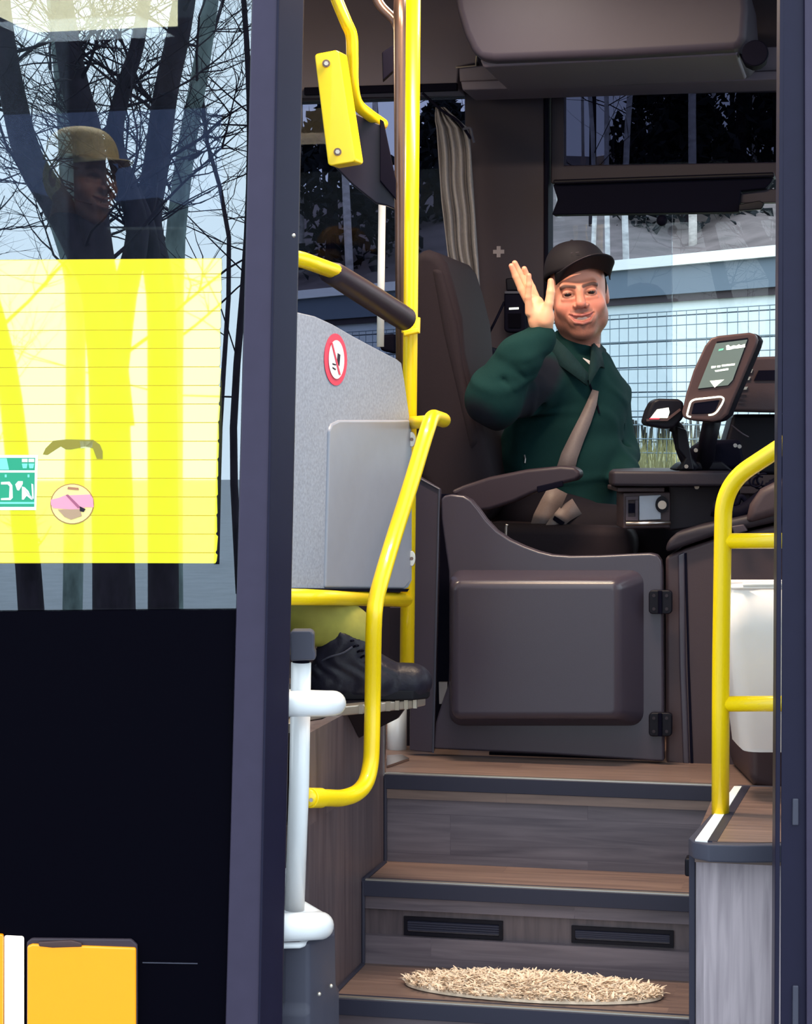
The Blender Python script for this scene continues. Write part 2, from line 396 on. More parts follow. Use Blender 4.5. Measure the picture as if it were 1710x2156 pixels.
# cab window: frame, upper and lower panes
w1 = struct('window_1', on_y(1400, 700, YF))
MB().prism(poly_y([(1160, 186), (1720, 160), (1720, 188), (1188, 196), (1188, 348), (1720, 340), (1720, 372), (1160, 386)], YF-.03), (0, .05, 0)).build('frame', M['trimd'], w1, bevel=.004)
MB().prism(poly_y([(1186, 190), (1720, 176), (1720, 350), (1186, 352)], YF+.02), (0, .006, 0)).build('pane', M['dark_glass'], w1, label='dark tinted upper pane')
MB().prism(poly_y([(1160, 384), (1416, 380), (1416, 1010), (1160, 1010)], YF+.02), (0, .006, 0)).build('pane', M['cab_glass'], w1, label='greyish tinted pane')
MB().prism(poly_y([(1414, 380), (1760, 370), (1760, 1010), (1414, 1010)], YF+.005), (0, .006, 0)).build('pane', M['clear_glass'], w1, label='clear sliding pane')
MB().prism(poly_y([(1160, 996), (1760, 996), (1760, 1040), (1160, 1040)], YF-.04), (0, .06, 0)).build('sill', M['dashd'], w1, bevel=.004)
# saloon window
w2 = struct('window_2', on_y(750, 500, YF))
sbox('pane', M['far_glass'], -6, xb, YF+.02, YF+.026, 1.50, 2.70, parent=w2)
# near side wall behind the open leaf, header over the doorway, front end
wn_ = struct('wall_near')
sbox('panel', M['blackpanel'], -6, -1.20, YD, YD+.05, .2, 1.42, parent=wn_)
sbox('panel', M['blackpanel'], -6, 1.3, YD, YD+.05, 2.78, CEIL, parent=wn_)
sbox('post', M['blackpanel'], -1.26, -1.19, YD, YD+.06, 1.42, 2.78, parent=wn_)
sbox('panel', M['blackpanel'], -.05, 1.3, YD, YD+.05, .2, 1.42, parent=wn_)
sbox('post', M['blackpanel'], -.05, .05, YD, YD+.05, 1.42, 2.78, parent=wn_)
w3 = struct('window_3', (-2.5, YD, 2))
sbox('pane', M['body_glass'], -6, -1.24, YD+.02, YD+.026, 1.42, 2.78, parent=w3)
w4 = struct('window_4', (.7, YD, 2))
sbox('pane', M['body_glass'], .05, 1.3, YD+.02, YD+.026, 1.42, 2.78, parent=w4)
wr = struct('wall_front'); sbox('panel', M['blackpanel'], 1.3, 1.36, YD, 6.45, .2, 1.45, parent=wr)
w5 = struct('window_5', (1.33, 5.2, 2)); sbox('pane', M['clear_glass'], 1.32, 1.33, YD, 6.45, 1.45, CEIL, parent=w5)
sbox('wall_rear', M['trimd'], -6.05, -6, YD, 6.45, .2, CEIL)
# ------------------------------------------------------------ boarding steps
st = thing('boarding_steps', (-.7, 4.3, .3), 'three brown wood-effect entrance steps with dark nosings inside the open bus door', 'steps')
def step(y, yb, z, zlow):
    MB().box(XL, XR, y+.012, yb+.02, z-.02, z).build('tread', M['wood_floor'], st)
    n = MB(); prof = [(y-.004, z+.003), (y+.035, z+.003), (y+.035, z), (y+.012, z-.001), (y+.012, z-.030), (y-.004, z-.030)]
    n.prism([(XL, a, b) for a, b in prof], (XR-XL, 0, 0)); n.build('nosing', M['nosing'], st, bevel=.002)
    MB().box(XL, XR, y+.002, y+.014, z+.003, z+.0055).build('nosing_strip', M['alu'], st, label='shining pale metal strip')
step(4.64, 4.66, FL+.001, 0); step(4.43, 4.64, .70, 0); step(4.147, 4.43, .522, 0)
MB().box(XL, XR, 4.655, 4.67, .70, FL-.02).build('riser', M['wood_riser'], st)
r2 = MB(); r2.box(XL, XR, 4.445, 4.47, .648, .68); r2.box(XL, XR, 4.458, 4.48, .583, .648)
MB().box(XL, XR, 4.445, 4.47, .64, .68).build('riser', M['wood_riser'], st)
MB().box(XL, XR, 4.459, 4.48, .583, .64).build('riser_band', M['wood_side'], st, label='dark recessed band')
MB().box(XL, XR, 4.442, 4.47, .522, .583).build('riser', M['wood_riser'], st)
MB().box(XL, XR, 4.165, 4.18, .2, .502).build('riser', M['wood_riser'], st)
MB().box(XL, XR, 4.0, 4.165, .34, .35).build('tread', M['wood_floor'], st)
for i, (a, b, t, bt) in enumerate([(850, 1058, 1930, 1980), (1203, 1418, 1950, 1997)]):
    p0 = on_y(a, t, 4.45); p1 = on_y(b, bt, 4.45)
    v = thing('vent_grille', ((p0.x+p1.x)/2, 4.455, p1.z), ['black slatted vent grille in the middle riser, left one', 'black slatted vent grille in the middle riser, right one'][i], 'vent', 'riser vents')
    zt, zb = p0.z, p1.z
    f = MB(); f.box(p0.x, p1.x, 4.452, 4.459, zt-.007, zt); f.box(p0.x, p1.x, 4.452, 4.459, zb, zb+.007)
    f.box(p0.x, p0.x+.008, 4.452, 4.459, zb+.007, zt-.007); f.box(p1.x-.008, p1.x, 4.452, 4.459, zb+.007, zt-.007); f.build('frame', M['black'], v)
    for k in range(4):
        z = zb+.011+k*(zt-zb-.02)/4
        MB().hexa([(p0.x+.008, 4.453, z), (p1.x-.008, 4.453, z), (p1.x-.008, 4.460, z+.004), (p0.x+.008, 4.460, z+.004),
                   (p0.x+.008, 4.453, z+.003), (p1.x-.008, 4.453, z+.003), (p1.x-.008, 4.460, z+.007), (p0.x+.008, 4.460, z+.007)]).build('slat', M['nosing'], v)
# stair cheeks
wl = struct('wall_left')
MB().prism([(XL, 3.99, .2), (XL, 3.99, 1.082), (XL, 4.66, 1.082), (XL, 4.66, .2)], (-.025, 0, 0)).build('cheek_panel', M['wood_side'], wl)
MB().box(XL-.005, XL+.003, 4.636, 4.648, FL, 1.06).build('corner_strip', M['steel'], wl)
for k, (y0, z0, y1, z1) in enumerate([(4.64, .70, 4.64, .89), (4.43, .70, 4.64, .70), (4.147, .522, 4.43, .522), (4.43, .522, 4.43, .70)]):
    MB().tube([(XL+.003, y0, z0+.004), (XL+.003, y1, z1)], .005, 6).build('edge_bead', M['nosing'], wl)
wrg = struct('wall_right')
MB().box(XR+.001, 1.2, 4.072, 4.094, .2, .865).build('front_panel', M['wood_front'], wrg)
MB().box(XR, XR+.012, 4.075, 4.66, .2, .865).build('cheek_panel', M['wood_side'], wrg)
MB().box(XR-.012, XR, 4.068, 4.085, .2, .865).build('corner_strip', M['nosing'], wrg, bevel=.002)
MB().box(XR-.022, XR, 4.09, 4.13, .815, .85).build('bracket', M['black'], wrg, bevel=.004)
tp = [on_z(1450, 1768, FL), on_z(1462, 1776, FL), on_z(1492, 1782, FL), on_z(1560, 1784, FL), on_z(1640, 1783, FL), on_z(1850, 1780, FL), (.4, 4.70, FL), on_z(1562, 1656, FL), on_z(1552, 1656, FL)]
tp = [Vector(p) for p in tp]
MB().prism([p+Vector((0, 0, .004)) for p in tp], (0, 0, -.034)).build('edge_trim', M['greyh'], wrg, bevel=.004)
fr_ = [on_z(1500, 1772, FL+.006), on_z(1600, 1773, FL+.006), on_z(1850, 1770, FL+.006), (.4, 4.70, FL+.006), on_z(1580, 1656, FL+.006)]
MB().prism(fr_, (0, 0, -.004)).build('floor_mat', M['wood_floor'], wrg)
MB().prism([on_z(1464, 1768, FL+.007), on_z(1490, 1770, FL+.007), on_z(1562, 1655, FL+.007), on_z(1546, 1655, FL+.007)], (0, 0, -.003)).build('edge_strip', M['whitep'], wrg, label='white marking strip')
MB().prism([on_z(1491, 1770, FL+.007), on_z(1510, 1771, FL+.007), on_z(1580, 1655, FL+.007), on_z(1566, 1655, FL+.007)], (0, 0, -.003)).build('edge_strip', M['nosing'], wrg, label='dark grey strip')
# raised platform over the wheel
pf = thing('wheel_arch_platform', (-1.4, 4.3, FL), 'raised floor platform with pale ribbed aluminium edge under the black boot', 'platform')
zp = 1.10
e = [(-1.105, 4.0), (-1.13, 4.175), (-1.09, 4.25), (-.965, 4.40), (-.945, 4.46), (-1.0, 4.52), (-1.12, 4.62), (-2.6, 4.62), (-2.6, 4.07), (-1.19, 4.07), (-1.18, 4.0)]
MB().prism([(x, y, zp) for x, y in e], (0, 0, -.02)).build('platform_top', M['alu'], pf, bevel=.003)
ei = [(-1.135, 4.04), (-1.16, 4.185), (-1.115, 4.27), (-.995, 4.41), (-1.02, 4.49), (-1.13, 4.59), (-2.6, 4.59), (-2.6, 4.05)]
MB().prism([(x, y, zp+.003) for x, y in ei], (0, 0, -.004)).build('rubber_mat', M['black'], pf)
for k in range(7):
    t = k/6; a = Vector((-1.05, 4.298, 0)).lerp(Vector((-.958, 4.408, 0)), t)
    MB().box(a.x-.003, a.x+.005, a.y-.0045, a.y+.004, zp-.019, zp+.001).build('rib', M['alu'], pf)
MB().box(-2.6, XL-.03, 4.06, 4.60, FL, zp-.021).build('base', M['wood_side'], pf)
MB().prism([(XL+.002, 4.30, zp-.021), (XL+.10, 4.40, zp-.021), (XL+.08, 4.42, zp-.045), (XL+.002, 4.40, zp-.085)], (.0, .02, 0)).build('bracket', M['black'], pf)
post = MB().tube([W(836, 1592, 5.16), W(836, 1490, 5.16)], .024, 18).build('short_post', M['white'], smooth=True)
tag(post, 'short white steel tube standing on the floor under the platform edge', 'post')
pl = MB().prism([on_z(x, y, FL+.006) for x, y in [(815, 1612), (862, 1596), (846, 1588), (815, 1590)]], (0, 0, -.005)).build('floor_plate', M['steel']); tag(pl, 'small metal plate on the floor at the left end of the top step', 'plate')
# ------------------------------------------------------------ cab gate and neighbours
g = thing('cab_door', (-.75, 4.94, FL), 'charcoal half-height cab gate with sweeping top and big raised box panel', 'gate')
YG = 4.94
out = [(928, 1052), (934, 1044), (948, 1041), (976, 1044), (992, 1053), (1008, 1072), (1024, 1094), (1046, 1117), (1074, 1136), (1104, 1150), (1134, 1161), (1162, 1168), (1200, 1171), (1260, 1170), (1320, 1167), (1368, 1165), (1384, 1168), (1392, 1180), (1395, 1200), (1398, 1604), (1150, 1588), (912, 1577), (917, 1520), (930, 1480), (944, 1440), (947, 1300), (944, 1200), (934, 1130), (929, 1090)]
MB().prism(poly_y(out, YG), (0, .035, 0)).build('gate_panel', M['gate'], g, bevel=.006, seg=3)
def rr(x0, y0, x1, y1, r, n=5):
    P = []
    for cx, cy, a0 in ((x1-r, y0+r, -90), (x1-r, y1-r, 0), (x0+r, y1-r, 90), (x0+r, y0+r, 180)):
        for k in range(n+1): a = math.radians(a0+90*k/n); P.append((cx+r*math.cos(a), cy+r*math.sin(a)))
    return P
b0 = rr(946, 1200, 1356, 1528, 28); b1 = rr(952, 1226, 1302, 1512, 18)
fm = MB(); R0 = poly_y(b0, YG+.001); R1 = poly_y(rr(948, 1212, 1330, 1522, 26), YG-.045); R2 = poly_y(b1, YG-.085)
n = len(R0); fm.add(R0+R1+R2, [tuple(range(2*n, 3*n))]+[(i, (i+1) % n, n+(i+1) % n, n+i) for i in range(n)]+[(n+i, n+(i+1) % n, 2*n+(i+1) % n, 2*n+i) for i in range(n)])
fm.build('raised_panel', M['gate'], g, bevel=.016, seg=4)
for yy in (1268, 1526):
    h = MB().prism(poly_y(rr(1366, yy-25, 1415, yy+25, 8, 3), YG-.022), (0, .02, 0)).build('hinge', M['black'], g, bevel=.003)
    for dx, dy in ((1377, -14), (1377, 14), (1404, -14), (1404, 14)):
        MB().disc(on_y(dx, yy+dy, YG-.022), (0, -1, 0), .004, .002, 8).build('screw', M['dashd'], h)
    MB().tube([on_y(1390, yy-24, YG-.026), on_y(1390, yy+24, YG-.026)], .005, 8).build('hinge_pin', M['seal'], h)
MB().prism(poly_y([(924, 1436), (942, 1436), (940, 1482), (925, 1482)], YG+.02), (0, .01, 0)).build('lock_plate', M['steel'], g)
ps = thing('cab_side_panel', (-1.05, 4.96, FL), 'narrow charcoal panel with slanted top left of the cab gate', 'panel')
MB().prism(poly_y([(866, 1000), (882, 1004), (925, 1030), (921, 1200), (911, 1585), (862, 1580)], YG), (0, .03, 0)).build('panel', M['gate'], ps, bevel=.003)
MB().prism(poly_y([(820, 1278), (866, 1278), (862, 1582), (820, 1580)], YG+.15), (0, .03, 0)).build('rear_panel', M['trimd'], ps, bevel=.003)
MB().prism(poly_y([(910, 1040), (960, 1040), (960, 1570), (905, 1570)], YG+.12), (0, .02, 0)).build('gap_shade_sheet', M['seal'], ps)  # black sheet added behind the gap to stand for the cab's darkness
MB().tube([on_y(875, 1003, YG-.002), on_y(925, 1030, YG-.002), on_y(921, 1200, YG-.002), on_y(912, 1585, YG-.002)], .0025, 6).build('edge_strip', M['greyh'], ps)
# dash to the right of the gate
d = thing('dashboard', (.0, 5.1, FL), 'brown-grey moulded dashboard body to the right of the cab gate', 'dashboard')
MB().prism(poly_y([(1401, 1172), (1440, 1156), (1500, 1136), (1780, 1072), (1780, 1690), (1560, 1640), (1402, 1608)], 4.97), (0, .5, 0)).build('side_panel', M['dash'], d, bevel=.01, seg=3)
MB().prism(poly_y([(1400, 1164), (1404, 1140), (1424, 1122), (1470, 1108), (1780, 1040), (1780, 1066), (1500, 1130), (1436, 1152)], 4.95), (0, .45, 0)).build('top_pad', M['dashd'], d, bevel=.012, seg=3)
MB().prism(poly_y([(1568, 1104), (1578, 1062), (1600, 1030), (1650, 1006), (1800, 990), (1800, 1050), (1640, 1084)], 4.93), (0, .3, 0)).build('instrument_hood', M['dash'], d, bevel=.02, seg=3)
MB().prism(poly_y([(1540, 1108), (1566, 1104), (1574, 1118), (1546, 1126)], 4.935), (0, .03, 0)).build('switch_block', M['trim'], d, bevel=.003)
rd = [on_y(x, y, 4.965) for x, y in [(1434, 1166), (1433, 1400), (1426, 1425), (1440, 1450), (1446, 1500), (1452, 1605)]]
MB().prism(poly_y([(1427, 1168), (1442, 1162), (1444, 1400), (1452, 1610), (1438, 1608), (1430, 1400)], 4.966), (0, .012, 0)).build('moulded_ridge', M['gate'], d, bevel=.004)
MB().prism(poly_y([(1441, 1165), (1446, 1164), (1452, 1400), (1460, 1612), (1454, 1612)], 4.967), (0, .01, 0)).build('seam', M['seal'], d)
MB().prism(poly_y([(1030, 1583), (1180, 1590), (1400, 1604), (1570, 1640), (1570, 1652), (1400, 1616), (1180, 1600), (1030, 1592)], 4.99), (0, .2, 0)).build('kick_strip', M['seal'], d)
MB().prism(poly_w([(1578, 1560), (1760, 1540), (1760, 1668), (1630, 1668), (1590, 1655), (1578, 1640)], 4.62), VIEW*.3).build('lower_casing', M['dash'], d, bevel=.02, seg=3)
# armrest shelf, coin unit
sh = thing('cash_shelf', W(1400, 1005, 5.2), 'dark brown rounded shelf in front of the driver under the ticket terminal', 'shelf')
zs = 1.68-(1003-900)/F*5.1
q = [W(1282, 1005, 5.12), W(1290, 1005, 5.04), W(1400, 1005, 5.02), W(1600, 1005, 5.02), W(1600, 1005, 5.45), W(1330, 1005, 5.45), W(1286, 1005, 5.30)]
q = [Vector((p.x, p.y, zs+.014)) for p in q]
MB().prism(q, (0, 0, -.036)).build('shelf_top', M['dashd'], sh, bevel=.008, seg=3)
MB().prism(poly_w([(1300, 1026), (1400, 1026), (1400, 1036), (1300, 1036)], 5.08), VIEW*.25).build('under_rail', M['dash'], sh, bevel=.003)
MB().prism(poly_w([(1408, 1022), (1560, 1022), (1560, 1106), (1500, 1112), (1460, 1112), (1408, 1118)], 5.12), VIEW*.2).build('bracket', M['dashd'], sh, bevel=.006)
MB().disc(W(1467, 1025, 5.115), -VIEW, .006, .004, 10).build('screw', M['steel'], sh)
cu = thing('coin_unit', W(1360, 1115, 5.1), 'small coin changer box with round silver lock under the cash shelf', 'coin box')
MB().prism(poly_w([(1312, 1038), (1412, 1036), (1412, 1112), (1312, 1114)], 5.08), VIEW*.16).build('casing', M['dash'], cu, bevel=.004)
MB().prism(poly_w([(1346, 1044), (1392, 1042), (1392, 1094), (1346, 1096)], 5.072), VIEW*.01).build('face_plate', M['laminate2'], cu, bevel=.002, label='pale lilac-grey plate')
fm = MB(); fp = lambda a: fm.prism(poly_w(a, 5.068), VIEW*.02)
fp([(1318, 1046), (1344, 1045), (1344, 1052), (1318, 1053)]); fp([(1318, 1088), (1344, 1088), (1344, 1096), (1318, 1096)]); fp([(1318, 1053), (1323, 1053), (1323, 1088), (1318, 1088)]); fp([(1338, 1053), (1344, 1053), (1344, 1088), (1338, 1088)])
fm.build('slot_frame', M['trim'], cu)
MB().prism(poly_w([(1323, 1060), (1338, 1060), (1338, 1080), (1323, 1080)], 5.075), VIEW*.008).build('slot', M['seal'], cu)
lk = MB().disc(W(1394, 1062, 5.072), -VIEW, .016, .006, 20, ry=.020).build('lock_bezel', M['black'], cu)
MB().disc(W(1394, 1063, 5.066), -VIEW, .0105, .005, 16).build('lock', M['steel'], lk, label='round silver lock')
MB().tube([W(1318, 1103, 5.06), W(1412, 1101, 5.06)], .005, 10).build('bar', M['steel'], cu, smooth=True)
# ticket terminal
tt = thing('ticket_terminal', W(1500, 900, 5.0), 'tilted bronze-grey ticket terminal with lit screen and card slot frame', 'terminal')
body = [(1497, 712), (1512, 707), (1578, 700), (1592, 704), (1596, 716), (1592, 730), (1545, 840), (1532, 872), (1518, 884), (1500, 888), (1450, 884), (1438, 880), (1436, 866), (1444, 830), (1460, 780), (1484, 728)]
MB().prism(poly_w(body, 4.96), VIEW*.022+RIGHT*.006).build('front_case', M['terminal'], tt, bevel=.006, seg=3)
back = [(a+12, b+2) for a, b in body]
MB().prism(poly_w(back, 4.985), VIEW*.06+RIGHT*.006).build('back_case', M['black'], tt, bevel=.012, seg=3)
MB().prism(poly_w([(1510, 719), (1575, 711), (1576, 716), (1545, 800), (1535, 812), (1471, 820)], 4.9585), VIEW*.006).build('screen_bezel', M['black'], tt)
scr = MB().prism(poly_w([(1508, 723), (1574, 715), (1543, 800), (1533, 811), (1470, 818)], 4.957), VIEW*.004).build('screen', M['screen'], tt, label='lit grey-green screen with white text')
def onscr(pts, m, nm='screen_text', Y=4.9560, par=None): return MB().prism(poly_w(pts, Y), VIEW*.0012).build(nm, m, par or scr)
hx = [(1529, 728), (1534, 726), (1538, 730), (1545, 727), (1551, 728), (1556, 725), (1560, 727), (1569, 724), (1569, 731), (1556, 733), (1545, 734), (1538, 736), (1530, 737)]
onscr(hx, M['lit']); onscr([(1514, 735), (1524, 733), (1523, 737), (1513, 739)], M['litg'])
for a in ([(1498, 771), (1508, 770), (1507, 774), (1498, 776)], [(1510, 770), (1518, 769), (1517, 773), (1510, 774)], [(1520, 768), (1548, 765), (1547, 769), (1520, 772)], [(1505, 780), (1534, 775), (1534, 779), (1507, 783)]): onscr(a, M['lit'])
onscr([(1495, 802), (1525, 799), (1505, 816)], M['lit'], 'screen_arrow')
card = [W(x, y, 4.955) for x, y in [(1455, 878), (1446, 876), (1454, 846), (1462, 841), (1518, 835), (1525, 839), (1521, 850), (1510, 867), (1502, 873), (1492, 874)]]
MB().tube(bend_path(card, .006, 3), .0022, 8).build('slot_frame', M['lit'], tt, smooth=True, label='bright outline round the card slot')
MB().prism(poly_w([(1456, 872), (1462, 849), (1516, 842), (1506, 866), (1496, 871)], 4.9575), VIEW*.004).build('card_slot', M['seal'], tt, bevel=.002)
cr = thing('card_reader', W(1395, 900, 4.98), 'small black card reader with shiny top beside the terminal', 'card reader')
MB().prism(poly_w([(1360, 884), (1366, 864), (1376, 844), (1388, 839), (1428, 840), (1440, 846), (1440, 880), (1420, 900), (1404, 903), (1366, 896), (1358, 890)], 5.0), VIEW*.10).build('case', M['black'], cr, bevel=.010, seg=3)
MB().prism(poly_w([(1370, 880), (1384, 862), (1408, 858), (1410, 868), (1406, 880)], 4.994), VIEW*.004).build('display', M['lit'], cr, label='bright display')
MB().prism(poly_w([(1362, 882), (1404, 881), (1432, 860), (1434, 864), (1406, 886), (1362, 887)], 4.992), VIEW*.01).build('edge', M['terminal'], cr)
MB().prism(poly_w([(1368, 880), (1390, 880), (1388, 883), (1368, 883)], 4.990), VIEW*.003).build('marking', M['red'], cr)
ar = thing('terminal_arm', W(1460, 990, 5.05), 'black jointed mounting arm with bolts rising from the shelf to the terminal', 'bracket')
MB().tube(bend_path([W(1414, 895, 5.1), W(1426, 900, 5.1), W(1440, 960, 5.1), W(1462, 990, 5.1)], .04), .016, 10).build('arm', M['black'], ar, smooth=True)
MB().prism(poly_w([(1425, 898), (1446, 905), (1462, 990), (1432, 990), (1444, 965), (1428, 945)], 5.06), VIEW*.05).build('arm_plate', M['black'], ar, bevel=.004)
MB().tube([W(1500, 885, 5.07), W(1492, 920, 5.1), W(1484, 985, 5.12)], .022, 12).build('arm', M['black'], ar, smooth=True)
MB().prism(poly_w([(1455, 945), (1480, 928), (1560, 925), (1570, 985), (1450, 990)], 5.13), VIEW*.06).build('base_block', M['seal'], ar, bevel=.01)
MB().prism(poly_w([(1420, 990), (1438, 974), (1520, 970), (1545, 992)], 5.10), VIEW*.12).build('foot', M['black'], ar, bevel=.006)
for a, b in ((1465, 948), (1445, 982), (1557, 940), (1548, 938)): MB().disc(W(a, b, 5.055), -VIEW, .005, .004, 8).build('bolt', M['steel'], ar)
MB().tube(smooth_path([W(1540, 895, 5.06), W(1562, 912, 5.05), W(1576, 920, 5.06)]), .002, 6).build('cable', M['trim'], ar)
tpn = thing('ticket_printer', W(1600, 870, 5.15), 'brown box-shaped ticket printer with dark paper slot behind the terminal', 'printer')
MB().prism(poly_w([(1572, 752), (1760, 746), (1760, 870), (1546, 866), (1540, 850)], 5.12), VIEW*.16).build('case', M['dash'], tpn, bevel=.008, seg=3)
MB().prism(poly_w([(1598, 780), (1760, 776), (1760, 800), (1588, 801)], 5.116), VIEW*.006).build('paper_slot', M['seal'], tpn)
for x, y, w, h in ((1572, 777, 14, 8), (1567, 793, 14, 7), (1563, 814, 12, 6), (1560, 829, 11, 2), (1557, 838, 11, 2), (1556, 846, 12, 3)):
    MB().prism(poly_w([(x, y+1), (x+w, y), (x+w-3, y+h), (x-3, y+h+1)], 5.116), VIEW*.003).build('key_mark', M['trim'] if h < 4 else M['alu'], tpn)
MB().prism(poly_w([(1545, 872), (1760, 872), (1760, 1000), (1560, 1000), (1520, 960)], 5.22), VIEW*.1).build('mount', M['black'], tpn, bevel=.01)
cb = MB()
for k, (x, y) in enumerate(((1592, 1012), (1600, 1016), (1608, 1010))):
    cb.tube([W(x+14*math.cos(t), y+13*math.sin(t), 4.99+.004*k) for t in np.linspace(0, 5.2, 16)], .0025, 6)
cb.tube(smooth_path([W(1575, 1060, 5.0), W(1560, 1045, 5.0), W(1552, 1062, 5.0), W(1540, 1058, 5.0)]), .006, 8)
cb.tube(smooth_path([W(1500, 1070, 5.0), W(1560, 1080, 4.99), W(1640, 1020, 5.0), W(1700, 985, 5.0)]), .02, 10)
tag(cb.build('cable_bundle', M['seal'], smooth=True), 'tangle of black cables behind the right yellow handrail', 'cables')
# ------------------------------------------------------------ cab roof things
oh = thing('overhead_locker', on_y(1270, 0, 5.4), 'pale grey rounded overhead locker at the top above the cab', 'locker')
MB().prism(poly_y([(950, -70), (956, -10), (962, 24), (976, 70), (992, 104), (1008, 124), (1040, 128), (1300, 118), (1545, 104), (1562, 98), (1572, 78), (1576, 20), (1570, -60)], 5.55), (0, .5, 0)).build('body', M['box'], oh, bevel=.022, seg=4)
MB().prism(poly_y([(1010, 124), (1555, 98), (1552, 116), (1018, 142)], 5.60), (0, .4, 0)).build('lower_trim', M['ceil'], oh, bevel=.006)
sp = MB().disc(on_y(1591, 114, 5.54), (0, -1, 0), .034, .02, 24).prism(poly_y([(1556, 112), (1572, 116), (1580, 100), (1576, 90), (1590, 88), (1606, 92), (1616, 106), (1612, 128), (1600, 138), (1584, 142), (1568, 134)], 5.62), (0, .06, 0)).build('cab_fitting', M['seal'], bevel=.004)
tag(sp, 'round black hooked fitting at the right end of the overhead locker', 'fitting')
vz = thing('sun_visor', on_y(1390, 450, 6.2), 'black roller sun visor across the top of the cab window', 'sun visor')
MB().prism(poly_y([(1164, 388), (1600, 372), (1632, 366), (1624, 384), (1612, 396), (1560, 402), (1556, 446), (1420, 448), (1162, 452), (1174, 420)], 6.24), (0, .06, 0)).build('blind', M['seal'], vz, bevel=.004)
MB().prism(poly_y([(1164, 378), (1630, 362), (1632, 372), (1166, 388)], 6.22), (0, .08, 0)).build('housing', M['black'], vz, bevel=.005)
MB().prism(poly_y([(1556, 408), (1622, 398), (1720, 396), (1720, 424), (1556, 428)], 6.27), (0, .04, 0)).build('end_bar', M['trimd'], vz, bevel=.003)
MB().ball(on_y(1394, 464, 6.23), .0165).build('pull_knob', M['seal'], vz, smooth=True)
MB().prism(poly_y([(1556, 430), (1600, 422), (1610, 428), (1604, 440), (1556, 444)], 6.22), (0, .02, 0)).build('lever', M['black'], vz, bevel=.003)
cm = MB(); c0 = on_y(1050, 530, YF-.052)
cm.box(c0.x-.017, c0.x+.017, c0.y, c0.y+.004, c0.z-.006, c0.z+.006).box(c0.x-.006, c0.x+.006, c0.y-.0004, c0.y+.0036, c0.z-.017, c0.z+.017)
tag(cm.build('cross_sticker', mat('grey_print', (140, 130, 135), .6)), 'small grey plus-shaped mark on the brown window pillar', 'sticker')
ph = thing('wall_handset', on_y(1083, 700, 6.2), 'black handheld device with white mark hung on the window pillar', 'handset')
MB().prism(poly_y(rr(1061, 612, 1106, 700, 10), 6.24), (0, .05, 0)).build('body', M['seal'], ph, bevel=.006)
MB().prism(poly_y([(1064, 586), (1090, 584), (1094, 612), (1066, 613)], 6.26), (0, .04, 0)).build('bracket', M['black'], ph, bevel=.005)
MB().prism(poly_y([(1063, 613), (1100, 613), (1100, 618), (1063, 618)], 6.235), (0, .01, 0)).build('rim', M['greyh'], ph)
MB().prism(poly_y([(1072, 648), (1092, 647), (1092, 651), (1072, 652)], 6.236), (0, .004, 0)).build('marking', M['lit'], ph, label='white mark')
MB().prism(poly_y([(1070, 660), (1096, 660), (1096, 690), (1070, 690)], 6.236), (0, .004, 0)).build('screen', M['blackpanel'], ph)
MB().tube(smooth_path([on_y(1062, 636, 6.25), on_y(1042, 678, 6.22), on_y(1018, 724, 6.25)]), .004, 6).build('cable', M['seal'], ph)
bx = MB().prism(poly_y([(796, 712), (808, 704), (832, 702), (832, 745), (800, 738)], 6.1), (0, .1, 0)).build('window_box', M['seal'], bevel=.01); tag(bx, 'small black box by the far window seen left of the pole', 'box')
bx = MB().prism(poly_y([(985, 735), (1030, 728), (1045, 740), (1040, 790), (985, 800)], 6.05), (0, .2, 0)).build('belt_reel_cover', M['seal'], bevel=.015); tag(bx, 'black belt reel cover behind the driver below the curtain', 'cover')
# curtain: pleated cloth, gathered by a tie
cu_ = thing('curtain', on_y(960, 450, 6.2), 'grey beige pleated curtain hanging by the window behind the driver', 'curtain')
def curtain_mesh(rows, nf, amp, Y0):
    vs = []; N = 64
    for j, (py, xl, xr) in enumerate(rows):
        for i in range(N+1):
            t = i/N; x = xl+(xr-xl)*t; dy = amp*math.sin(t*nf*2*math.pi+.5*math.sin(j*.7))+amp*.5*math.sin(t*nf*4.3+1)
            yy = py + (1-t)*0
            p = on_y(x, yy, Y0+dy); vs.append(p)
    m_ = MB(); nr = len(rows)
    m_.add(vs, [(j*(N+1)+i, j*(N+1)+i+1, (j+1)*(N+1)+i+1, (j+1)*(N+1)+i) for j in range(nr-1) for i in range(N)]); return m_
def interp(tab, n):
    out = []
    for k in range(n+1):
        y = tab[0][0]+(tab[-1][0]-tab[0][0])*k/n
        for a, b in zip(tab, tab[1:]):
            if a[0] <= y <= b[0]+1e-6:
                t = (y-a[0])/(b[0]-a[0]); out.append((y, a[1]+(b[1]-a[1])*t, a[2]+(b[2]-a[2])*t)); break
    return out
cm_ = curtain_mesh(interp([(226, 918, 936), (250, 916, 962), (270, 920, 985), (300, 922, 990), (420, 930, 998), (540, 944, 1006), (640, 972, 1012), (655, 984, 1000)], 30), 4, .013, 6.18)
cm_.build('cloth', M['curtain'], cu_, smooth=True, solid=.003)
curtain_mesh(interp([(655, 984, 1000), (700, 994, 1016), (735, 998, 1020)], 10), 2.5, .01, 6.17).build('gathered_end', M['curtain'], cu_, smooth=True, solid=.003)
MB().tube(smooth_path([on_y(978, 660, 6.14), on_y(990, 662, 6.13), on_y(1006, 655, 6.15)]), .006, 8).build('tie', M['trimd'], cu_)
MB().tube(smooth_path([on_y(890, 196, 6.15), on_y(930, 232, 6.15), on_y(965, 256, 6.15), on_y(992, 292, 6.16)]), .004, 8).build('rail', M['seal'], cu_)
MB().tube(smooth_path([on_y(975, 272, 6.14), on_y(990, 270, 6.14), on_y(994, 285, 6.14), on_y(998, 300, 6.15)]), .004, 8).build('hook', M['greyh'], cu_)
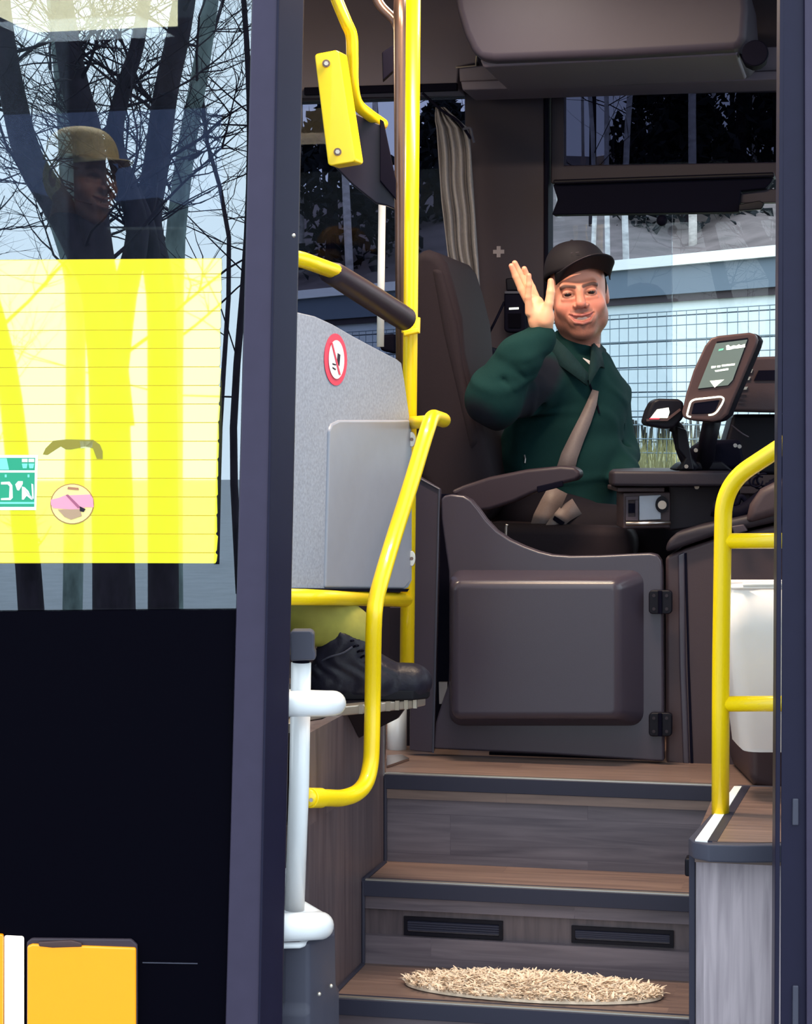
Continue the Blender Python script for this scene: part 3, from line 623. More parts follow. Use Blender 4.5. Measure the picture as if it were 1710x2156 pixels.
# driver seat
se = thing('driver_seat', (-1.2, 5.55, FL), 'dark high-backed driver seat behind the driver and yellow pole', 'seat')
MB().prism(poly_y([(872, 527), (900, 524), (922, 532), (938, 552), (952, 596), (970, 668), (976, 740), (1000, 850), (1030, 960), (1050, 1060), (1010, 1110), (930, 1090), (880, 1000), (862, 800), (864, 600)], 5.36), (0, .46, 0)).build('backrest', M['seat'], se, bevel=.03, seg=4)
MB().prism(poly_y([(905, 560), (932, 566), (962, 680), (972, 760), (1008, 930), (990, 960), (930, 700)], 5.355), (0, .47, 0)).build('backrest_pad', M['seat'], se, bevel=.02, seg=3)
MB().prism(poly_y([(1010, 1100), (1330, 1110), (1340, 1160), (1320, 1200), (1000, 1200)], 5.33), (0, .50, 0)).build('seat_cushion', M['seat'], se, bevel=.03, seg=3)
MB().prism(poly_y([(1050, 1200), (1250, 1200), (1250, 1560), (1050, 1560)], 5.45), (0, .3, 0)).build('pedestal', M['seal'], se, bevel=.02)
ar_ = MB().prism(poly_y([(948, 1034), (975, 1022), (1030, 1004), (1110, 988), (1180, 981), (1210, 983), (1220, 992), (1224, 1002), (1212, 1012), (1170, 1022), (1120, 1040), (1080, 1058), (1030, 1074), (1000, 1078), (985, 1060), (955, 1044)], 5.22), (0, .07, 0)).build('armrest', M['arm'], se, bevel=.010, seg=3)
MB().prism(poly_y([(1130, 1024), (1184, 1012), (1186, 1024), (1132, 1038)], 5.215), (0, .01, 0)).build('adjuster', M['seal'], ar_, bevel=.002)
lv = MB().tube(smooth_path([on_y(1065, 1145, 5.20), on_y(1066, 1115, 5.2), on_y(1068, 1104, 5.2)]), .004, 8).build('lever', M['steel'], se, smooth=True)
# ------------------------------------------------------------ partition and yellow rails
pt_ = thing('grey_partition', W(740, 1245, 4.5), 'grey laminate partition panel with curved top beside the yellow pole', 'partition')
YP = 0
def PD(x): k = (x-610)/257; return 1/((1-k)/4.22+k/4.82)
def poly_p(pts, off=0): return [W(a, b, PD(a)-off) for a, b in pts]
PN = (W(610, 900, PD(610))-W(867, 900, PD(867))).cross(UP).normalized()
if PN.dot(VIEW) < 0: PN = -PN
MB().prism(poly_p([(560, 655), (630, 658), (665, 666), (700, 682), (745, 708), (790, 732), (836, 756), (846, 764), (852, 800), (862, 872), (868, 910), (868, 1222), (860, 1238), (845, 1244), (610, 1240), (540, 1238)]), PN*.02).build('panel', M['laminate'], pt_, bevel=.003)
bp = [(694, 906), (700, 892), (716, 884), (866, 884), (866, 1224), (852, 1240), (686, 1238)]
MB().prism(poly_p(bp, .012), PN*.011).build('raised_panel', M['laminate2'], pt_, bevel=.008, seg=4)
MB().prism(poly_p([(540, 1238), (862, 1240), (858, 1246), (540, 1243)], .012), PN*.03).build('bottom_strip', M['seal'], pt_)
for k, yy in enumerate((925, 1176)):
    b_ = MB().disc(W(867, yy, PD(867)-.014), -VIEW, .009, .006, 16, ry=.018).build('bolt_cover', M['alu'], pt_, bevel=.002)
    MB().disc(W(867, yy, PD(867)-.0205), -VIEW, .004, .003, 10).build('bolt', M['bronze'], b_)
ns = thing('prohibition_sticker', W(706, 757, PD(706)), 'oval red-ringed white prohibition sticker on the grey partition', 'sticker')
c = W(706, 757, PD(706))-PN*.0005
MB().disc(c, -PN, .0245/abs(PN.dot(VIEW))*.9, .0010, 40, ry=.0545).build('red_ring', M['red'], ns)
MB().disc(c-PN*.001+RIGHT*.001, -PN, .0165/abs(PN.dot(VIEW))*.9, .0008, 40, ry=.0405).build('white_disc', M['whitep'], ns)
def onp(pts, m, nm, yy=.008): MB().prism(poly_p(pts, yy), PN*.0006).build(nm, m, ns)
onp([(698, 722), (701, 722), (718, 790), (714, 788)], M['red'], 'slash', .0105)
onp([(711, 743), (717, 747), (715, 772), (709, 764)], M['darkp'], 'cigarette_mark'); onp([(700, 764), (708, 767), (707, 770), (700, 768)], M['darkp'], 'cigarette_mark'); onp([(700, 772), (708, 777), (706, 780), (700, 776)], M['darkp'], 'cigarette_mark')
Y_ = M['yellow']
pole = thing('yellow_pole', W(857, 1400, 4.80), 'tall vertical yellow grab pole at the left of the entrance', 'grab pole')
MB().tube([W(871, -60, 4.84), W(865, 640, 4.84), W(857, 1410, 4.84)], .0167, 20).build('tube', Y_, pole, smooth=True)
MB().tube([W(866, 668, 4.84), W(865, 702, 4.84)], .0215, 20).build('clamp', Y_, pole, bevel=.002)
MB().prism(poly_w([(848, 696), (880, 690), (884, 700), (850, 708)], 4.80), VIEW*.05).build('clamp', Y_, pole, bevel=.003)
cbm = MB().tube([W(560, 1256, 4.10), W(700, 1258, 4.42), W(857, 1263, 4.84)], .0167, 18)
cbm.build('cross_bar', Y_, pole, smooth=True)
gr = thing('grip_rail', W(760, 620, 4.78), 'short sloping yellow rail with thick dark brown foam grip', 'handrail')
MB().tube([W(560, 528, 4.20), W(640, 548, 4.30), W(712, 574, 4.42)], .0165, 18).build('tube', Y_, gr, smooth=True)
MB().tube([W(690, 572, 4.40), W(706, 578, 4.42), W(760, 612, 4.56), W(835, 660, 4.72), W(854, 672, 4.76), W(860, 676, 4.77)], [.022, .0255, .0275, .028, .027, .018], 20).build('foam_grip', M['arm'], gr, smooth=True)
dr = thing('curved_handrail', W(790, 1500, 4.4), 'long bent yellow handrail running from the pole down to the white post', 'handrail')
pth = smooth_path([W(868, 890, 4.80), W(890, 888, 4.76), W(915, 884, 4.70)], 4)
MB().tube([W(866, 890, 4.82), W(900, 888, 4.74)], .0145, 16).build('tube', Y_, dr, smooth=True)
loop = [W(934, 885, 4.86), W(932, 884, 4.78), W(922, 881, 4.70), W(910, 880, 4.62), W(900, 905, 4.56), W(886, 950, 4.52), W(862, 1030, 4.47), W(830, 1130, 4.42), W(806, 1210, 4.34), W(792, 1265, 4.31), W(787, 1320, 4.30), W(785, 1450, 4.34), W(783, 1560, 4.33), W(780, 1610, 4.32), W(770, 1648, 4.29), W(750, 1670, 4.25), W(720, 1680, 4.2), W(690, 1680, 4.14), W(645, 1680, 4.06)]
MB().tube(smooth_path(loop, 6), .0168, 18).build('tube', Y_, dr, smooth=True)
MB().tube([W(652, 1680, 4.07), W(676, 1680, 4.11)], .0195, 18).build('sleeve', Y_, dr, bevel=.002)
MB().disc(W(655, 1684, 4.04), -VIEW, .004, .004, 8).build('screw', M['steel'], dr)
tl = thing('upper_bent_rail', W(745, 130, 4.6), 'bent yellow tube coming from the top with its lower end at the glass', 'handrail')
MB().tube(smooth_path([W(690, -70, 4.62), W(706, -10, 4.62), W(728, 45, 4.62), W(740, 75, 4.63), W(742, 120, 4.64), W(743, 180, 4.66), W(752, 218, 4.70), W(775, 240, 4.76), W(806, 262, 4.84)], 6), .0135, 18).build('tube', Y_, tl, smooth=True)
yp = thing('yellow_bracket', W(705, 225, 4.55), 'bright yellow tilted bracket plate with two bolts under the bent tube', 'bracket')
MB().prism(poly_w([(662, 118), (666, 113), (708, 105), (714, 109), (749, 336), (745, 341), (696, 349), (690, 345)], 4.55), VIEW*.05+RIGHT*.016).build('plate', Y_, yp, bevel=.003)
for a, b in ((687, 134), (711, 320)):
    bl = MB().disc(W(a, b, 4.548), -VIEW, .0085, .003, 18).build('washer', M['bronze'], yp)
    MB().disc(W(a, b, 4.545), -VIEW, .005, .004, 6).build('bolt', M['alu'], bl)
dk = thing('screen_holder', W(755, 340, 4.72), 'dark slate plate with sloping lower edge behind the yellow bracket', 'panel')
MB().prism(poly_w([(700, 345), (700, 240), (752, 240), (800, 262), (812, 300), (830, 400), (832, 440), (812, 432), (792, 428), (742, 388)], 4.78), VIEW*.02).build('plate', mat('slate_plate', (44, 44, 62), .35), dk, bevel=.003)
MB().prism(poly_w([(800, 250), (808, 255), (834, 380), (834, 420), (800, 380)], 4.76), VIEW*.02).build('edge_post', M['seal'], dk, bevel=.002)
MB().prism(poly_w([(804, 110), (828, 94), (828, 150), (806, 170)], 4.82), VIEW*.03).build('clamp', M['seal'], dk, bevel=.003)
MB().tube([W(842, -60, 4.95), W(842, 60, 4.95), W(845, 500, 4.95), W(848, 900, 4.95)], .015, 18).build('tube', M['bronze'], dk, smooth=True, label='bronze-coloured vertical tube')
MB().tube(smooth_path([W(780, -40, 4.98), W(800, 10, 4.98), W(835, 50, 4.97), W(842, 100, 4.96)]), .012, 14).build('tube', M['bronze'], dk, smooth=True, label='bronze-coloured bent tube')
MB().tube(bend_path([W(815, 385, 4.93), W(806, 382, 4.93), W(805, 410, 4.93), W(803, 560, 4.93), W(801, 730, 4.93)], .02), .0085, 12).build('glass_edge', M['binw'], dk, smooth=True, label='pale vertical rod')
# right rail, bin
rrl = thing('right_handrail', W(1518, 1720, 4.26), 'thick yellow handrail with two cross bars at the right of the steps', 'handrail')
MB().tube(bend_path([W(1517, 1719, 4.27), W(1518, 1400, 4.27), W(1524, 1020, 4.27), W(1640, 944, 4.22), W(1860, 800, 4.16)], .085, 12), .0178, 22).build('tube', Y_, rrl, smooth=True)
for yy in (1139, 1482):
    MB().tube([W(1522, yy, 4.27), W(1800, yy-1, 4.20)], .0158, 18).build('cross_bar', Y_, rrl, smooth=True)
MB().tube([W(1517, 1719, 4.27), W(1517, 1722, 4.27)], .0205, 22).build('foot_ring', M['brownp'], rrl)
bn = thing('waste_bin', W(1640, 1575, 4.45), 'white plastic waste bin hanging behind the right yellow handrail', 'bin')
def ringp(x0, x1, py, Yn, Yf, r=.03):
    z = W(1600, py, (Yn+Yf)/2).z; a = W(x0, py, Yn); b = W(x1, py, Yn); w_ = (b-a); L = w_.length; w_.z = 0; w_.normalize(); dpt = Yf-Yn; P = []
    for cx, cy, a0 in ((L-r, r, -90), (L-r, dpt-r, 0), (r, dpt-r, 90), (r, r, 180)):
        for k in range(5): t = math.radians(a0+90*k/4); p = a+w_*(cx+r*math.cos(t))+VIEW*(cy+r*math.sin(t)); P.append(Vector((p.x, p.y, z)))
    return P
rings = [ringp(1534, 1790, 1231, 4.38, 4.56), ringp(1538, 1784, 1330, 4.385, 4.56), ringp(1562, 1776, 1562, 4.40, 4.55), ringp(1570, 1768, 1574, 4.41, 4.54)]
bm_ = MB(); n = len(rings[0]); bm_.add(sum(rings, []), [tuple(range(3*n, 4*n))]+[(j*n+i, (j+1)*n+i, (j+1)*n+(i+1) % n, j*n+(i+1) % n) for j in range(3) for i in range(n)])
bm_.build('bin_body', M['binw'], bn, smooth=True, solid=.003)
MB().tube([*rings[0], rings[0][0]], .004, 8, caps=False).build('rim', M['binw'], bn, smooth=True)
bag = MB().tube(smooth_path([rings[0][19]+Vector((0, 0, .006)), rings[0][0]+Vector((0, 0, .008)), rings[0][1]+Vector((0, 0, .004)), (rings[0][0]+rings[0][4])/2+Vector((0, 0, .004))]), .005, 8).build('bin_liner', M['whitep'], bn, smooth=True)
# ============================================================ door leaves
YL = 3.85
def hexp(a, b):   # a,b: (px, Y) plan corners lists evaluated at two heights
    return a+b
def column(name, plan, y0, y1, m, parent, bevel=.003):
    # plan: list of (x_at_0, slope, Y)
    def ring(py):
        out = []
        for x0, s, Y in plan:
            p = W(x0+s*py, 0, Y); p.z = W(0, py, YL).z; out.append(p)
        return out
    b = ring(y1); t = ring(y0); n = len(b)
    mb = MB(); mb.add(b+t, [tuple(range(n))[::-1], tuple(range(n, 2*n))]+[(i, (i+1) % n, n+(i+1) % n, n+i) for i in range(n)])
    return mb.build(name, m, parent, bevel=bevel)
d1 = struct('door_1', W(300, 1500, YL))
MB().prism(poly_w([(-260, -140), (534, -140), (497, 1284), (-260, 1289)], YL), VIEW*.006).build('pane', M['door_glass'], d1, label='reflecting tinted pane')
MB().prism(poly_w([(-260, 1287), (500, 1281), (470, 2420), (-260, 2420)], YL), VIEW*.03).build('lower_panel', M['blackpanel'], d1)
column('frame_face', [(531, -.026, YL-.012), (588, -.0185, YL-.012), (588, -.0185, YL+.03), (531, -.026, YL+.03)], -140, 2420, M['navyl'], d1, .004)
column('frame_edge', [(586, -.0185, YL-.008), (640, -.021, YL+.05), (640, -.021, YL+.075), (590, -.0185, YL+.03)], -140, 2420, M['navy'], d1, .004)
column('edge_bead', [(583, -.0185, YL-.015), (588, -.0185, YL-.015), (588, -.0185, YL-.008), (583, -.0185, YL-.008)], -140, 2420, M['navy'], d1, .001)
MB().ball(W(618, 496, YL+.005), .004).build('screw', M['alu'], d1)
MB().prism(poly_w([(300, 2026), (416, 2028), (416, 2030), (300, 2028)], YL-.002), VIEW*.003).build('seam', M['greyh'], d1)
# yellow film on the pane, cut in strips
fm_ = bpy.data.materials['yellow_window_film']; nt = fm_.node_tree; b = nt.nodes['Principled BSDF']
b.inputs['Coat Weight'].default_value = 0
gl = nt.nodes.new('ShaderNodeBsdfGlossy'); gl.inputs['Roughness'].default_value = .015; gl.inputs[0].default_value = (.95, .98, 1, 1)
mxs = nt.nodes.new('ShaderNodeMixShader'); mxs.inputs[0].default_value = .25
nt.links.new(b.outputs[0], mxs.inputs[1]); nt.links.new(gl.outputs[0], mxs.inputs[2]); nt.links.new(mxs.outputs[0], nt.nodes['Material Output'].inputs[0])
fi = thing('yellow_window_film', W(200, 1187, YL), 'large bright yellow film of horizontal strips stuck on the door glass', 'window film')
rnd = random.Random(4)
ys = [546]+[578+39*k for k in range(16)]+[1186]
MB().prism(poly_w([(-260, 549), (466, 544), (454, 1185), (-260, 1187)], YL-.0012), VIEW*.001).build('backing', mat('orange_film_edge', (225, 190, 20), .5), fi)
for a, b_ in zip(ys, ys[1:]):
    xr = lambda y: 467-12*(y-543)/642
    sl = lambda x, y: y + (1.5-5*(1187-y)/640)*(x-230)/460
    r1 = xr(a); r2 = xr(b_); j = rnd.uniform(-2, 2)
    MB().prism(poly_w([(-260, sl(-260, a)+.5), (r1-1, sl(r1, a)+1), (r1+1+j, sl(r1, a)+5), (r2+1, sl(r2, b_)-5), (r2-2, sl(r2, b_)-.6), (-260, sl(-260, b_)-.5)], YL-.0026), VIEW*.0013).build('film_strip', M['film'], fi)
# door button mark + green sticker
dbn = thing('round_window_badge', W(153, 1105, YL), 'round pink-barred badge with dark arch above it on the yellow film', 'badge')
def onf(pts, m, nm, par, Y=YL-.0036): return MB().prism(poly_w(pts, Y), VIEW*.0009).build(nm, m, par)
arch = [(90, 957), (96, 944), (112, 928), (140, 925), (196, 926), (210, 936), (216, 950), (216, 966), (204, 966), (196, 944), (180, 940), (150, 946), (138, 946), (128, 940), (112, 950), (100, 958)]
onf(arch, mat('olive_print', (150, 135, 40), .5), 'arch_mark', dbn)
onf([(168, 929), (196, 929), (194, 942), (170, 944)], mat('pale_olive_print', (215, 208, 150), .5), 'arch_mark', dbn)
cc = (152, 1062)
def circ(cx, cy, rx, ry, n=30, a0=0, a1=360): return [(cx+rx*math.cos(math.radians(a0+(a1-a0)*k/n)), cy+ry*math.sin(math.radians(a0+(a1-a0)*k/n))) for k in range(n)]
onf(circ(152, 1061, 46, 43), mat('badge_rim', (176, 122, 70), .5), 'rim', dbn, YL-.0035)
onf(circ(152, 1061, 44, 41), mat('badge_cream', (255, 232, 150), .5), 'disc', dbn, YL-.0042)
onf([(107, 1052), (124, 1048), (136, 1043), (190, 1041), (196, 1050), (197, 1068), (180, 1068), (165, 1074), (140, 1072), (112, 1070), (107, 1062)], mat('badge_pink', (246, 158, 180), .5), 'bar', dbn, YL-.0050)
onf([(138, 1042), (143, 1041), (170, 1068), (164, 1070)], mat('badge_mauve', (170, 90, 120), .5), 'mark', dbn, YL-.0056)
onf([(143, 1025), (165, 1027), (166, 1032), (142, 1030)], mat('badge_brown', (180, 120, 90), .5), 'mark', dbn, YL-.0056)
onf([(122, 1073), (168, 1072), (172, 1086), (150, 1094), (136, 1088)], mat('badge_taupe', (186, 150, 120), .5), 'mark', dbn, YL-.0056)
onf([(168, 1066), (180, 1072), (176, 1078), (168, 1076)], M['darkp'], 'mark', dbn, YL-.006)
gs = thing('green_door_sticker', W(38, 1073, YL), 'green and white door-release sticker at the left edge of the yellow film', 'sticker')
onf([(-60, 958), (80, 958), (76, 1074), (-60, 1074)], M['whitep'], 'border', gs, YL-.0036)
onf([(-56, 964), (74, 964), (73, 990), (-56, 990)], M['green'], 'field', gs, YL-.0042); onf([(-56, 995), (73, 995), (72, 1067), (-56, 1067)], M['green'], 'field', gs, YL-.0042)
for x in (46, 60): onf([(x, 966), (x+12, 966), (x+12, 973), (x, 973)], M['whitep'], 'mark', gs, YL-.0048); onf([(x, 976), (x+12, 976), (x+10, 986), (x+2, 986)], M['mint'], 'mark', gs, YL-.0048)
onf([(-20, 965), (14, 965), (19, 989), (-20, 989)], M['mint'], 'mark', gs, YL-.0048)
onf([(-56, 1057), (72, 1057), (72, 1061), (-56, 1061)], M['mint'], 'mark', gs, YL-.0048)
dp = [(2, 1015), (20, 1014), (26, 1022), (27, 1048), (22, 1053), (2, 1053), (2, 1049), (19, 1048), (20, 1024), (16, 1020), (2, 1020)]
onf(dp, M['whitep'], 'door_mark', gs, YL-.0048)
onf([(32, 1020), (38, 1013), (48, 1013), (48, 1019), (40, 1033), (36, 1032)], M['whitep'], 'hand_mark', gs, YL-.0048)
onf([(46, 1024), (52, 1026), (60, 1034), (64, 1044), (68, 1052), (66, 1018), (70, 1020), (71, 1050), (66, 1052), (56, 1044), (50, 1052), (46, 1052)], M['whitep'], 'person_mark', gs, YL-.0048)
onf([(10, 999), (14, 999), (14, 1005), (10, 1005)], M['mint'], 'mark', gs, YL-.0048); onf([(58, 999), (62, 999), (62, 1005), (58, 1005)], M['mint'], 'mark', gs, YL-.0048)
# amber lamp low on the leaf
am = thing('amber_side_lamp', W(172, 2156, YL), 'glowing amber rectangular lamp low on the black door panel', 'lamp')
MB().prism(poly_w([(56, 1984), (66, 1976), (276, 1978), (289, 1990), (290, 2400), (56, 2400)], YL-.008), VIEW*.012).build('rim', M['trim'], am, bevel=.003)
MB().prism(poly_w([(57, 1992), (68, 1988), (286, 1996), (286, 2400), (56, 2400)], YL-.014), VIEW*.010).build('lens', M['amber'], am, bevel=.004, seg=3)
MB().prism(poly_w([(80, 1984), (150, 1980), (172, 1986), (172, 1994), (110, 1996), (82, 1993)], YL-.016), VIEW*.008).build('clip', M['terminal'], am, bevel=.002)
wh = thing('white_side_lamp', W(28, 2156, YL), 'white lit vertical lamp strip left of the amber lamp', 'lamp')
MB().prism(poly_w([(8, 1970), (50, 1972), (50, 2400), (8, 2400)], YL-.006), VIEW*.008).build('lens', M['warm'], wh, bevel=.004)
MB().prism(poly_w([(-60, 1966), (6, 1968), (5, 2400), (-60, 2400)], YL-.012), VIEW*.012).build('surround', M['amber'], wh, bevel=.003)
# right leaf
d2 = struct('door_2', W(1680, 1500, 3.8))
column('frame_edge', [(1642, -.0055, 3.74), (1652, -.0055, 3.735), (1652, -.0055, 3.80), (1636, -.0055, 3.84)], -140, 2420, M['navy'], d2, .002)
column('frame_face', [(1650, -.003, 3.735), (1696, .002, 3.735), (1696, .002, 3.80), (1650, -.003, 3.80)], -140, 2420, M['navy'], d2, .002)
column('frame_face', [(1694, .002, 3.725), (1780, 0, 3.725), (1780, 0, 3.80), (1694, .002, 3.80)], -140, 2420, M['navyl'], d2, .004)
MB().prism(poly_w([(1775, -140), (2400, -140), (2400, 2420), (1775, 2420)], 3.75), VIEW*.006).build('pane', M['door_glass'], d2)
for a, b_ in ((1682, 1738), (2076, 2200)): MB().prism(poly_w([(1670, a), (1682, a), (1682, b_), (1669, b_)], 3.73), VIEW*.01).build('clip', M['greyh'], d2, bevel=.002)
# ------------------------------------------------------------ white door post with loop arms
dp_ = thing('door_post', W(630, 2156, 4.02), 'white steel door post with two rounded loop arms and grey base housing', 'door post')
MB().tube([W(634, 1395, 4.02), W(630, 1650, 4.02), W(620, 1915, 4.03)], .0193, 22).build('post', M['white'], dp_, smooth=True)
MB().tube([W(634, 1380, 4.02), W(634, 1402, 4.02)], .0165, 18).build('collar', M['seal'], dp_, smooth=True)
MB().prism(poly_w([(610, 1334), (616, 1328), (654, 1328), (661, 1335), (661, 1368), (664, 1374), (664, 1390), (612, 1392)], 3.99), VIEW*.05).build('cap', M['greyh'], dp_, bevel=.006, seg=3)
MB().tube(bend_path([W(520, 1483, 3.955), W(700, 1481, 3.955), W(704, 1481, 4.08), W(560, 1476, 4.10)], .062, 10), .0243, 22).build('loop_arm', M['white'], dp_, smooth=True)
MB().tube(bend_path([W(500, 1957, 3.95), W(676, 1949, 3.95), W(672, 1949-0, 4.09), W(610, 1912, 4.10)], .06, 10), .0262, 22).build('loop_arm', M['white'], dp_, smooth=True)
MB().tube([W(540, 1992, 3.955), W(630, 1990, 3.96), W(656, 1982, 4.0)], .006, 10).build('rod', M['white'], dp_, smooth=True)
hb = [W(592, 0, 3.97), W(650, 0, 3.965), W(708, 0, 4.05), W(708, 0, 4.13), W(592, 0, 4.13)]
def ringz(ps, z, s=1.0):
    c = sum(ps, Vector())/len(ps); return [Vector((c.x+(p.x-c.x)*s, c.y+(p.y-c.y)*s, z)) for p in ps]
z1 = W(0, 1976, 4.0).z; z2 = W(0, 2108, 4.0).z; z3 = W(0, 2420, 4.0).z
hs = MB(); R = [ringz(hb, z3, 1.10), ringz(hb, z2-.012, 1.10), ringz(hb, z2, .98), ringz(hb, z1, .94)]; n = 5
hs.add(sum(R, []), [(4, 3, 2, 1, 0), tuple(range(15, 20))]+[(j*n+i, j*n+(i+1) % n, (j+1)*n+(i+1) % n, (j+1)*n+i) for j in range(3) for i in range(n)])
hs.build('base_housing', M['greyh'], dp_, bevel=.010, seg=3)
for a, b_, Y in ((672, 2093, 3.975), (697, 2076, 4.015)): MB().ball(W(a, b_, Y), .0042).build('screw', M['alu'], dp_, smooth=True)
# ------------------------------------------------------------ rug
rg = thing('shaggy_rug', (-.75, 4.30, .522), 'beige shaggy half-oval rug on the lowest visible step', 'rug')
c0 = on_z(838, 2088, .525); c1 = on_z(1398, 2092, .525)
cx = (c0.x+c1.x)/2; ax_ = (c1.x-c0.x)/2; cy0 = 4.215; by = .19
cy0 = 4.295; by = .095
base = [(cx+ax_*math.cos(t), cy0+by*math.sin(t), .524) for t in np.linspace(0, 2*math.pi, 48, endpoint=False)]
MB().prism([Vector(p) for p in base], (0, 0, .006)).build('backing', M['rug'], rg)
tf = MB(); rr_ = random.Random(7)
for i in range(6500):
    t = rr_.uniform(0, 2*math.pi); q_ = math.sqrt(rr_.random()); s_ = math.sin(t)
    x = cx+ax_*q_*math.cos(t); y = cy0+by*s_*q_
    L = rr_.uniform(.016, .040)*(1.25-.6*q_); a = rr_.uniform(0, 6.28); ln = rr_.uniform(.5, 1.6); w = .0030
    d_ = Vector((math.cos(a)*ln, math.sin(a)*ln, 1)).normalized(); sd = Vector((math.sin(a*3), math.cos(a*3), 0))*w
    b0_ = Vector((x, y, .529)); m_ = b0_+d_*L*.55; e_ = m_+(d_+Vector((math.cos(a)*.9, math.sin(a)*.9, -.5))).normalized()*L*.5
    e_.y = min(e_.y, 4.438); m_.y = min(m_.y, 4.438)
    tf.add([b0_-sd, b0_+sd, m_+sd, m_-sd, e_+sd*.3, e_-sd*.3], [(0, 1, 2, 3), (3, 2, 4, 5)])
tf.build('pile', M['rug'], rg, kind='stuff')
# ------------------------------------------------------------ ceiling lamps
lmp = [(-.72, 4.42, .75, .14, 'warm rectangular ceiling lamp over the entrance steps'), (-2.05, 5.3, .42, .30, 'glowing warm saloon ceiling lamp seen through the door glass'), (-.95, 5.1, .32, .32, 'square ceiling lamp over the cab')]
for x, y, a, b_, lb in lmp:
    l = thing('ceiling_lamp', (x, y, CEIL), lb, 'lamp', 'ceiling lamps')
    dz = .20 if x < -2 else 0
    MB().box(x-a/2-.02, x+a/2+.02, y-b_/2-.02, y+b_/2+.02, CEIL-.045-dz*.6, CEIL-.001).build('housing', M['ceil'], l, bevel=.004)
    MB().box(x-a/2, x+a/2, y-b_/2, y+b_/2, CEIL-.055-dz, CEIL-.044-dz*.6).build('diffuser', M['lampw'], l, bevel=.003)
# passenger seat seen dimly through the glass
psn = thing('passenger_seat', W(200, 1100, 5.35), 'slate-blue passenger seat shell seen through the glass behind the passenger', 'seat')
MB().prism(poly_w([(90, 478), (394, 476), (402, 500), (400, 640), (80, 640)], 5.75), VIEW*.06).build('backrest', M['slatefab'], psn, bevel=.012)
MB().prism([(-2.35, 4.75, 1.52), (-1.75, 4.75, 1.52), (-1.75, 5.45, 1.52), (-2.35, 5.45, 1.52)], (0, 0, .07)).build('seat_cushion', M['slatefab'], psn, bevel=.02)
MB().box(-2.2, -1.9, 4.9, 5.3, FL, 1.52).build('pedestal', M['seal'], psn)
# ============================================================ OUTSIDE
gnd = MB().box(-60, 60, -60, 90, -.2, 0).build('ground', M['asphalt']); gnd['kind'] = 'structure'
def L2(px, Y, t): X = (px-CX)/F*Y - .59*t; Yc = Y+.81*t; return Vector((X*CA-Yc*SA, X*SA+Yc*CA, 0))
bd = thing('neighbour_building', L2(1460, 12, 3), 'long low pale blue clad building with white roof edge beyond the cab window', 'building')
dirv = (L2(1460, 12, 1)-L2(1460, 12, 0)).normalized(); nv_ = Vector((dirv.y, -dirv.x, 0))
if nv_.dot(VIEW) > 0: nv_ = -nv_
def slab(t0, t1, z0, z1, o0, o1, nm, m, par=bd, bev=0):
    a = L2(1460, 12, t0)+nv_*o1; b_ = L2(1460, 12, t1)+nv_*o1; c = L2(1460, 12, t1)+nv_*o0; d_ = L2(1460, 12, t0)+nv_*o0
    P = [a, b_, c, d_]
    return MB().prism([Vector((p.x, p.y, z0)) for p in P], (0, 0, z1-z0)).build(nm, m, par, bevel=bev)
for k in range(16): slab(-6, 14, .15+k*.145, .15+k*.145+.137, -.2, .0, 'cladding_board', M['wallout'])
slab(-6, 14, .1, 2.5, -.4, -.02, 'wall_core', M['fascia'])
slab(-6, 14, 2.44, 2.60, -.3, .06, 'fascia', M['fascia']); slab(-6.1, 14.1, 2.60, 2.66, -.4, .10, 'roof_edge', M['roofw']); slab(-6, 14, 2.40, 2.44, -.3, .03, 'fascia_shadow_gap', M['trim'])
slab(-6, 14, 2.5, 2.6, -9, -.3, 'roof', M['fascia'])
fe = thing('mesh_fence', L2(1450, 9, 0), 'galvanised square wire mesh fence between the bus and the pale building', 'fence')
fw = MB()
def FP(t, z): p = L2(1450, 9, t); p.z = z; return p
for k in range(95): fw.tube([FP(-2+.061*k, 1.45), FP(-2+.061*k, 2.18)], .0016, 4, False)
for k in range(13): fw.tube([FP(-2, 1.447+.061*k), FP(3.8, 1.447+.061*k)], .0024, 4, False)
fw.build('mesh_wires', M['wire'], fe, kind='stuff')
for t in (-1.7, 2.9): MB().tube([FP(t, 1.2), FP(t, 2.24)], .022, 10).build('post', M['wire'], fe, smooth=True)
# grassy bank, hillside
bk = MB(); N = 40
rows_ = [(-.9, .6), (-.4, 1.15), (0, 1.50), (.35, 1.58), (1.2, 1.5)]
r5 = random.Random(3)
vs = []
for o_, z in rows_:
    for i in range(N+1):
        p = L2(1450, 9, -4+12*i/N)-nv_*o_; vs.append((p.x, p.y, z+r5.uniform(-.02, .02)))
bk.add(vs, [(j*(N+1)+i, j*(N+1)+i+1, (j+1)*(N+1)+i+1, (j+1)*(N+1)+i) for j in range(4) for i in range(N)])
bko = bk.build('grass_bank', M['grass'], smooth=True); bko['kind'] = 'structure'
gt = MB()
for i in range(5000):
    t = r5.uniform(-1.2, 2.2); o_ = r5.uniform(-.5, .5); p = L2(1450, 9, t)-nv_*o_; z = 1.42+.12*min(1, max(0, o_+.5))
    h = r5.uniform(.05, .16); a = r5.uniform(0, 6.28); s_ = Vector((math.cos(a), math.sin(a), 0))*.004
    p = Vector((p.x, p.y, z)); tip = p+Vector((r5.uniform(-.03, .03), r5.uniform(-.03, .03), h)); gt.add([p-s_, p+s_, tip], [(0, 1, 2)])
o_ = gt.build('grass', M['grass'], kind='stuff'); tag(o_, 'pale dry grass growing along the wire fence', 'grass')
rd_ = MB()
for i in range(260):
    t = r5.uniform(-1, 2.2); p = L2(1450, 9, t)-nv_*r5.uniform(.45, .6); p.z = 1.5; rd_.tube([p, p+Vector((r5.uniform(-.03, .03), 0, r5.uniform(.12, .22)))], .006, 4)
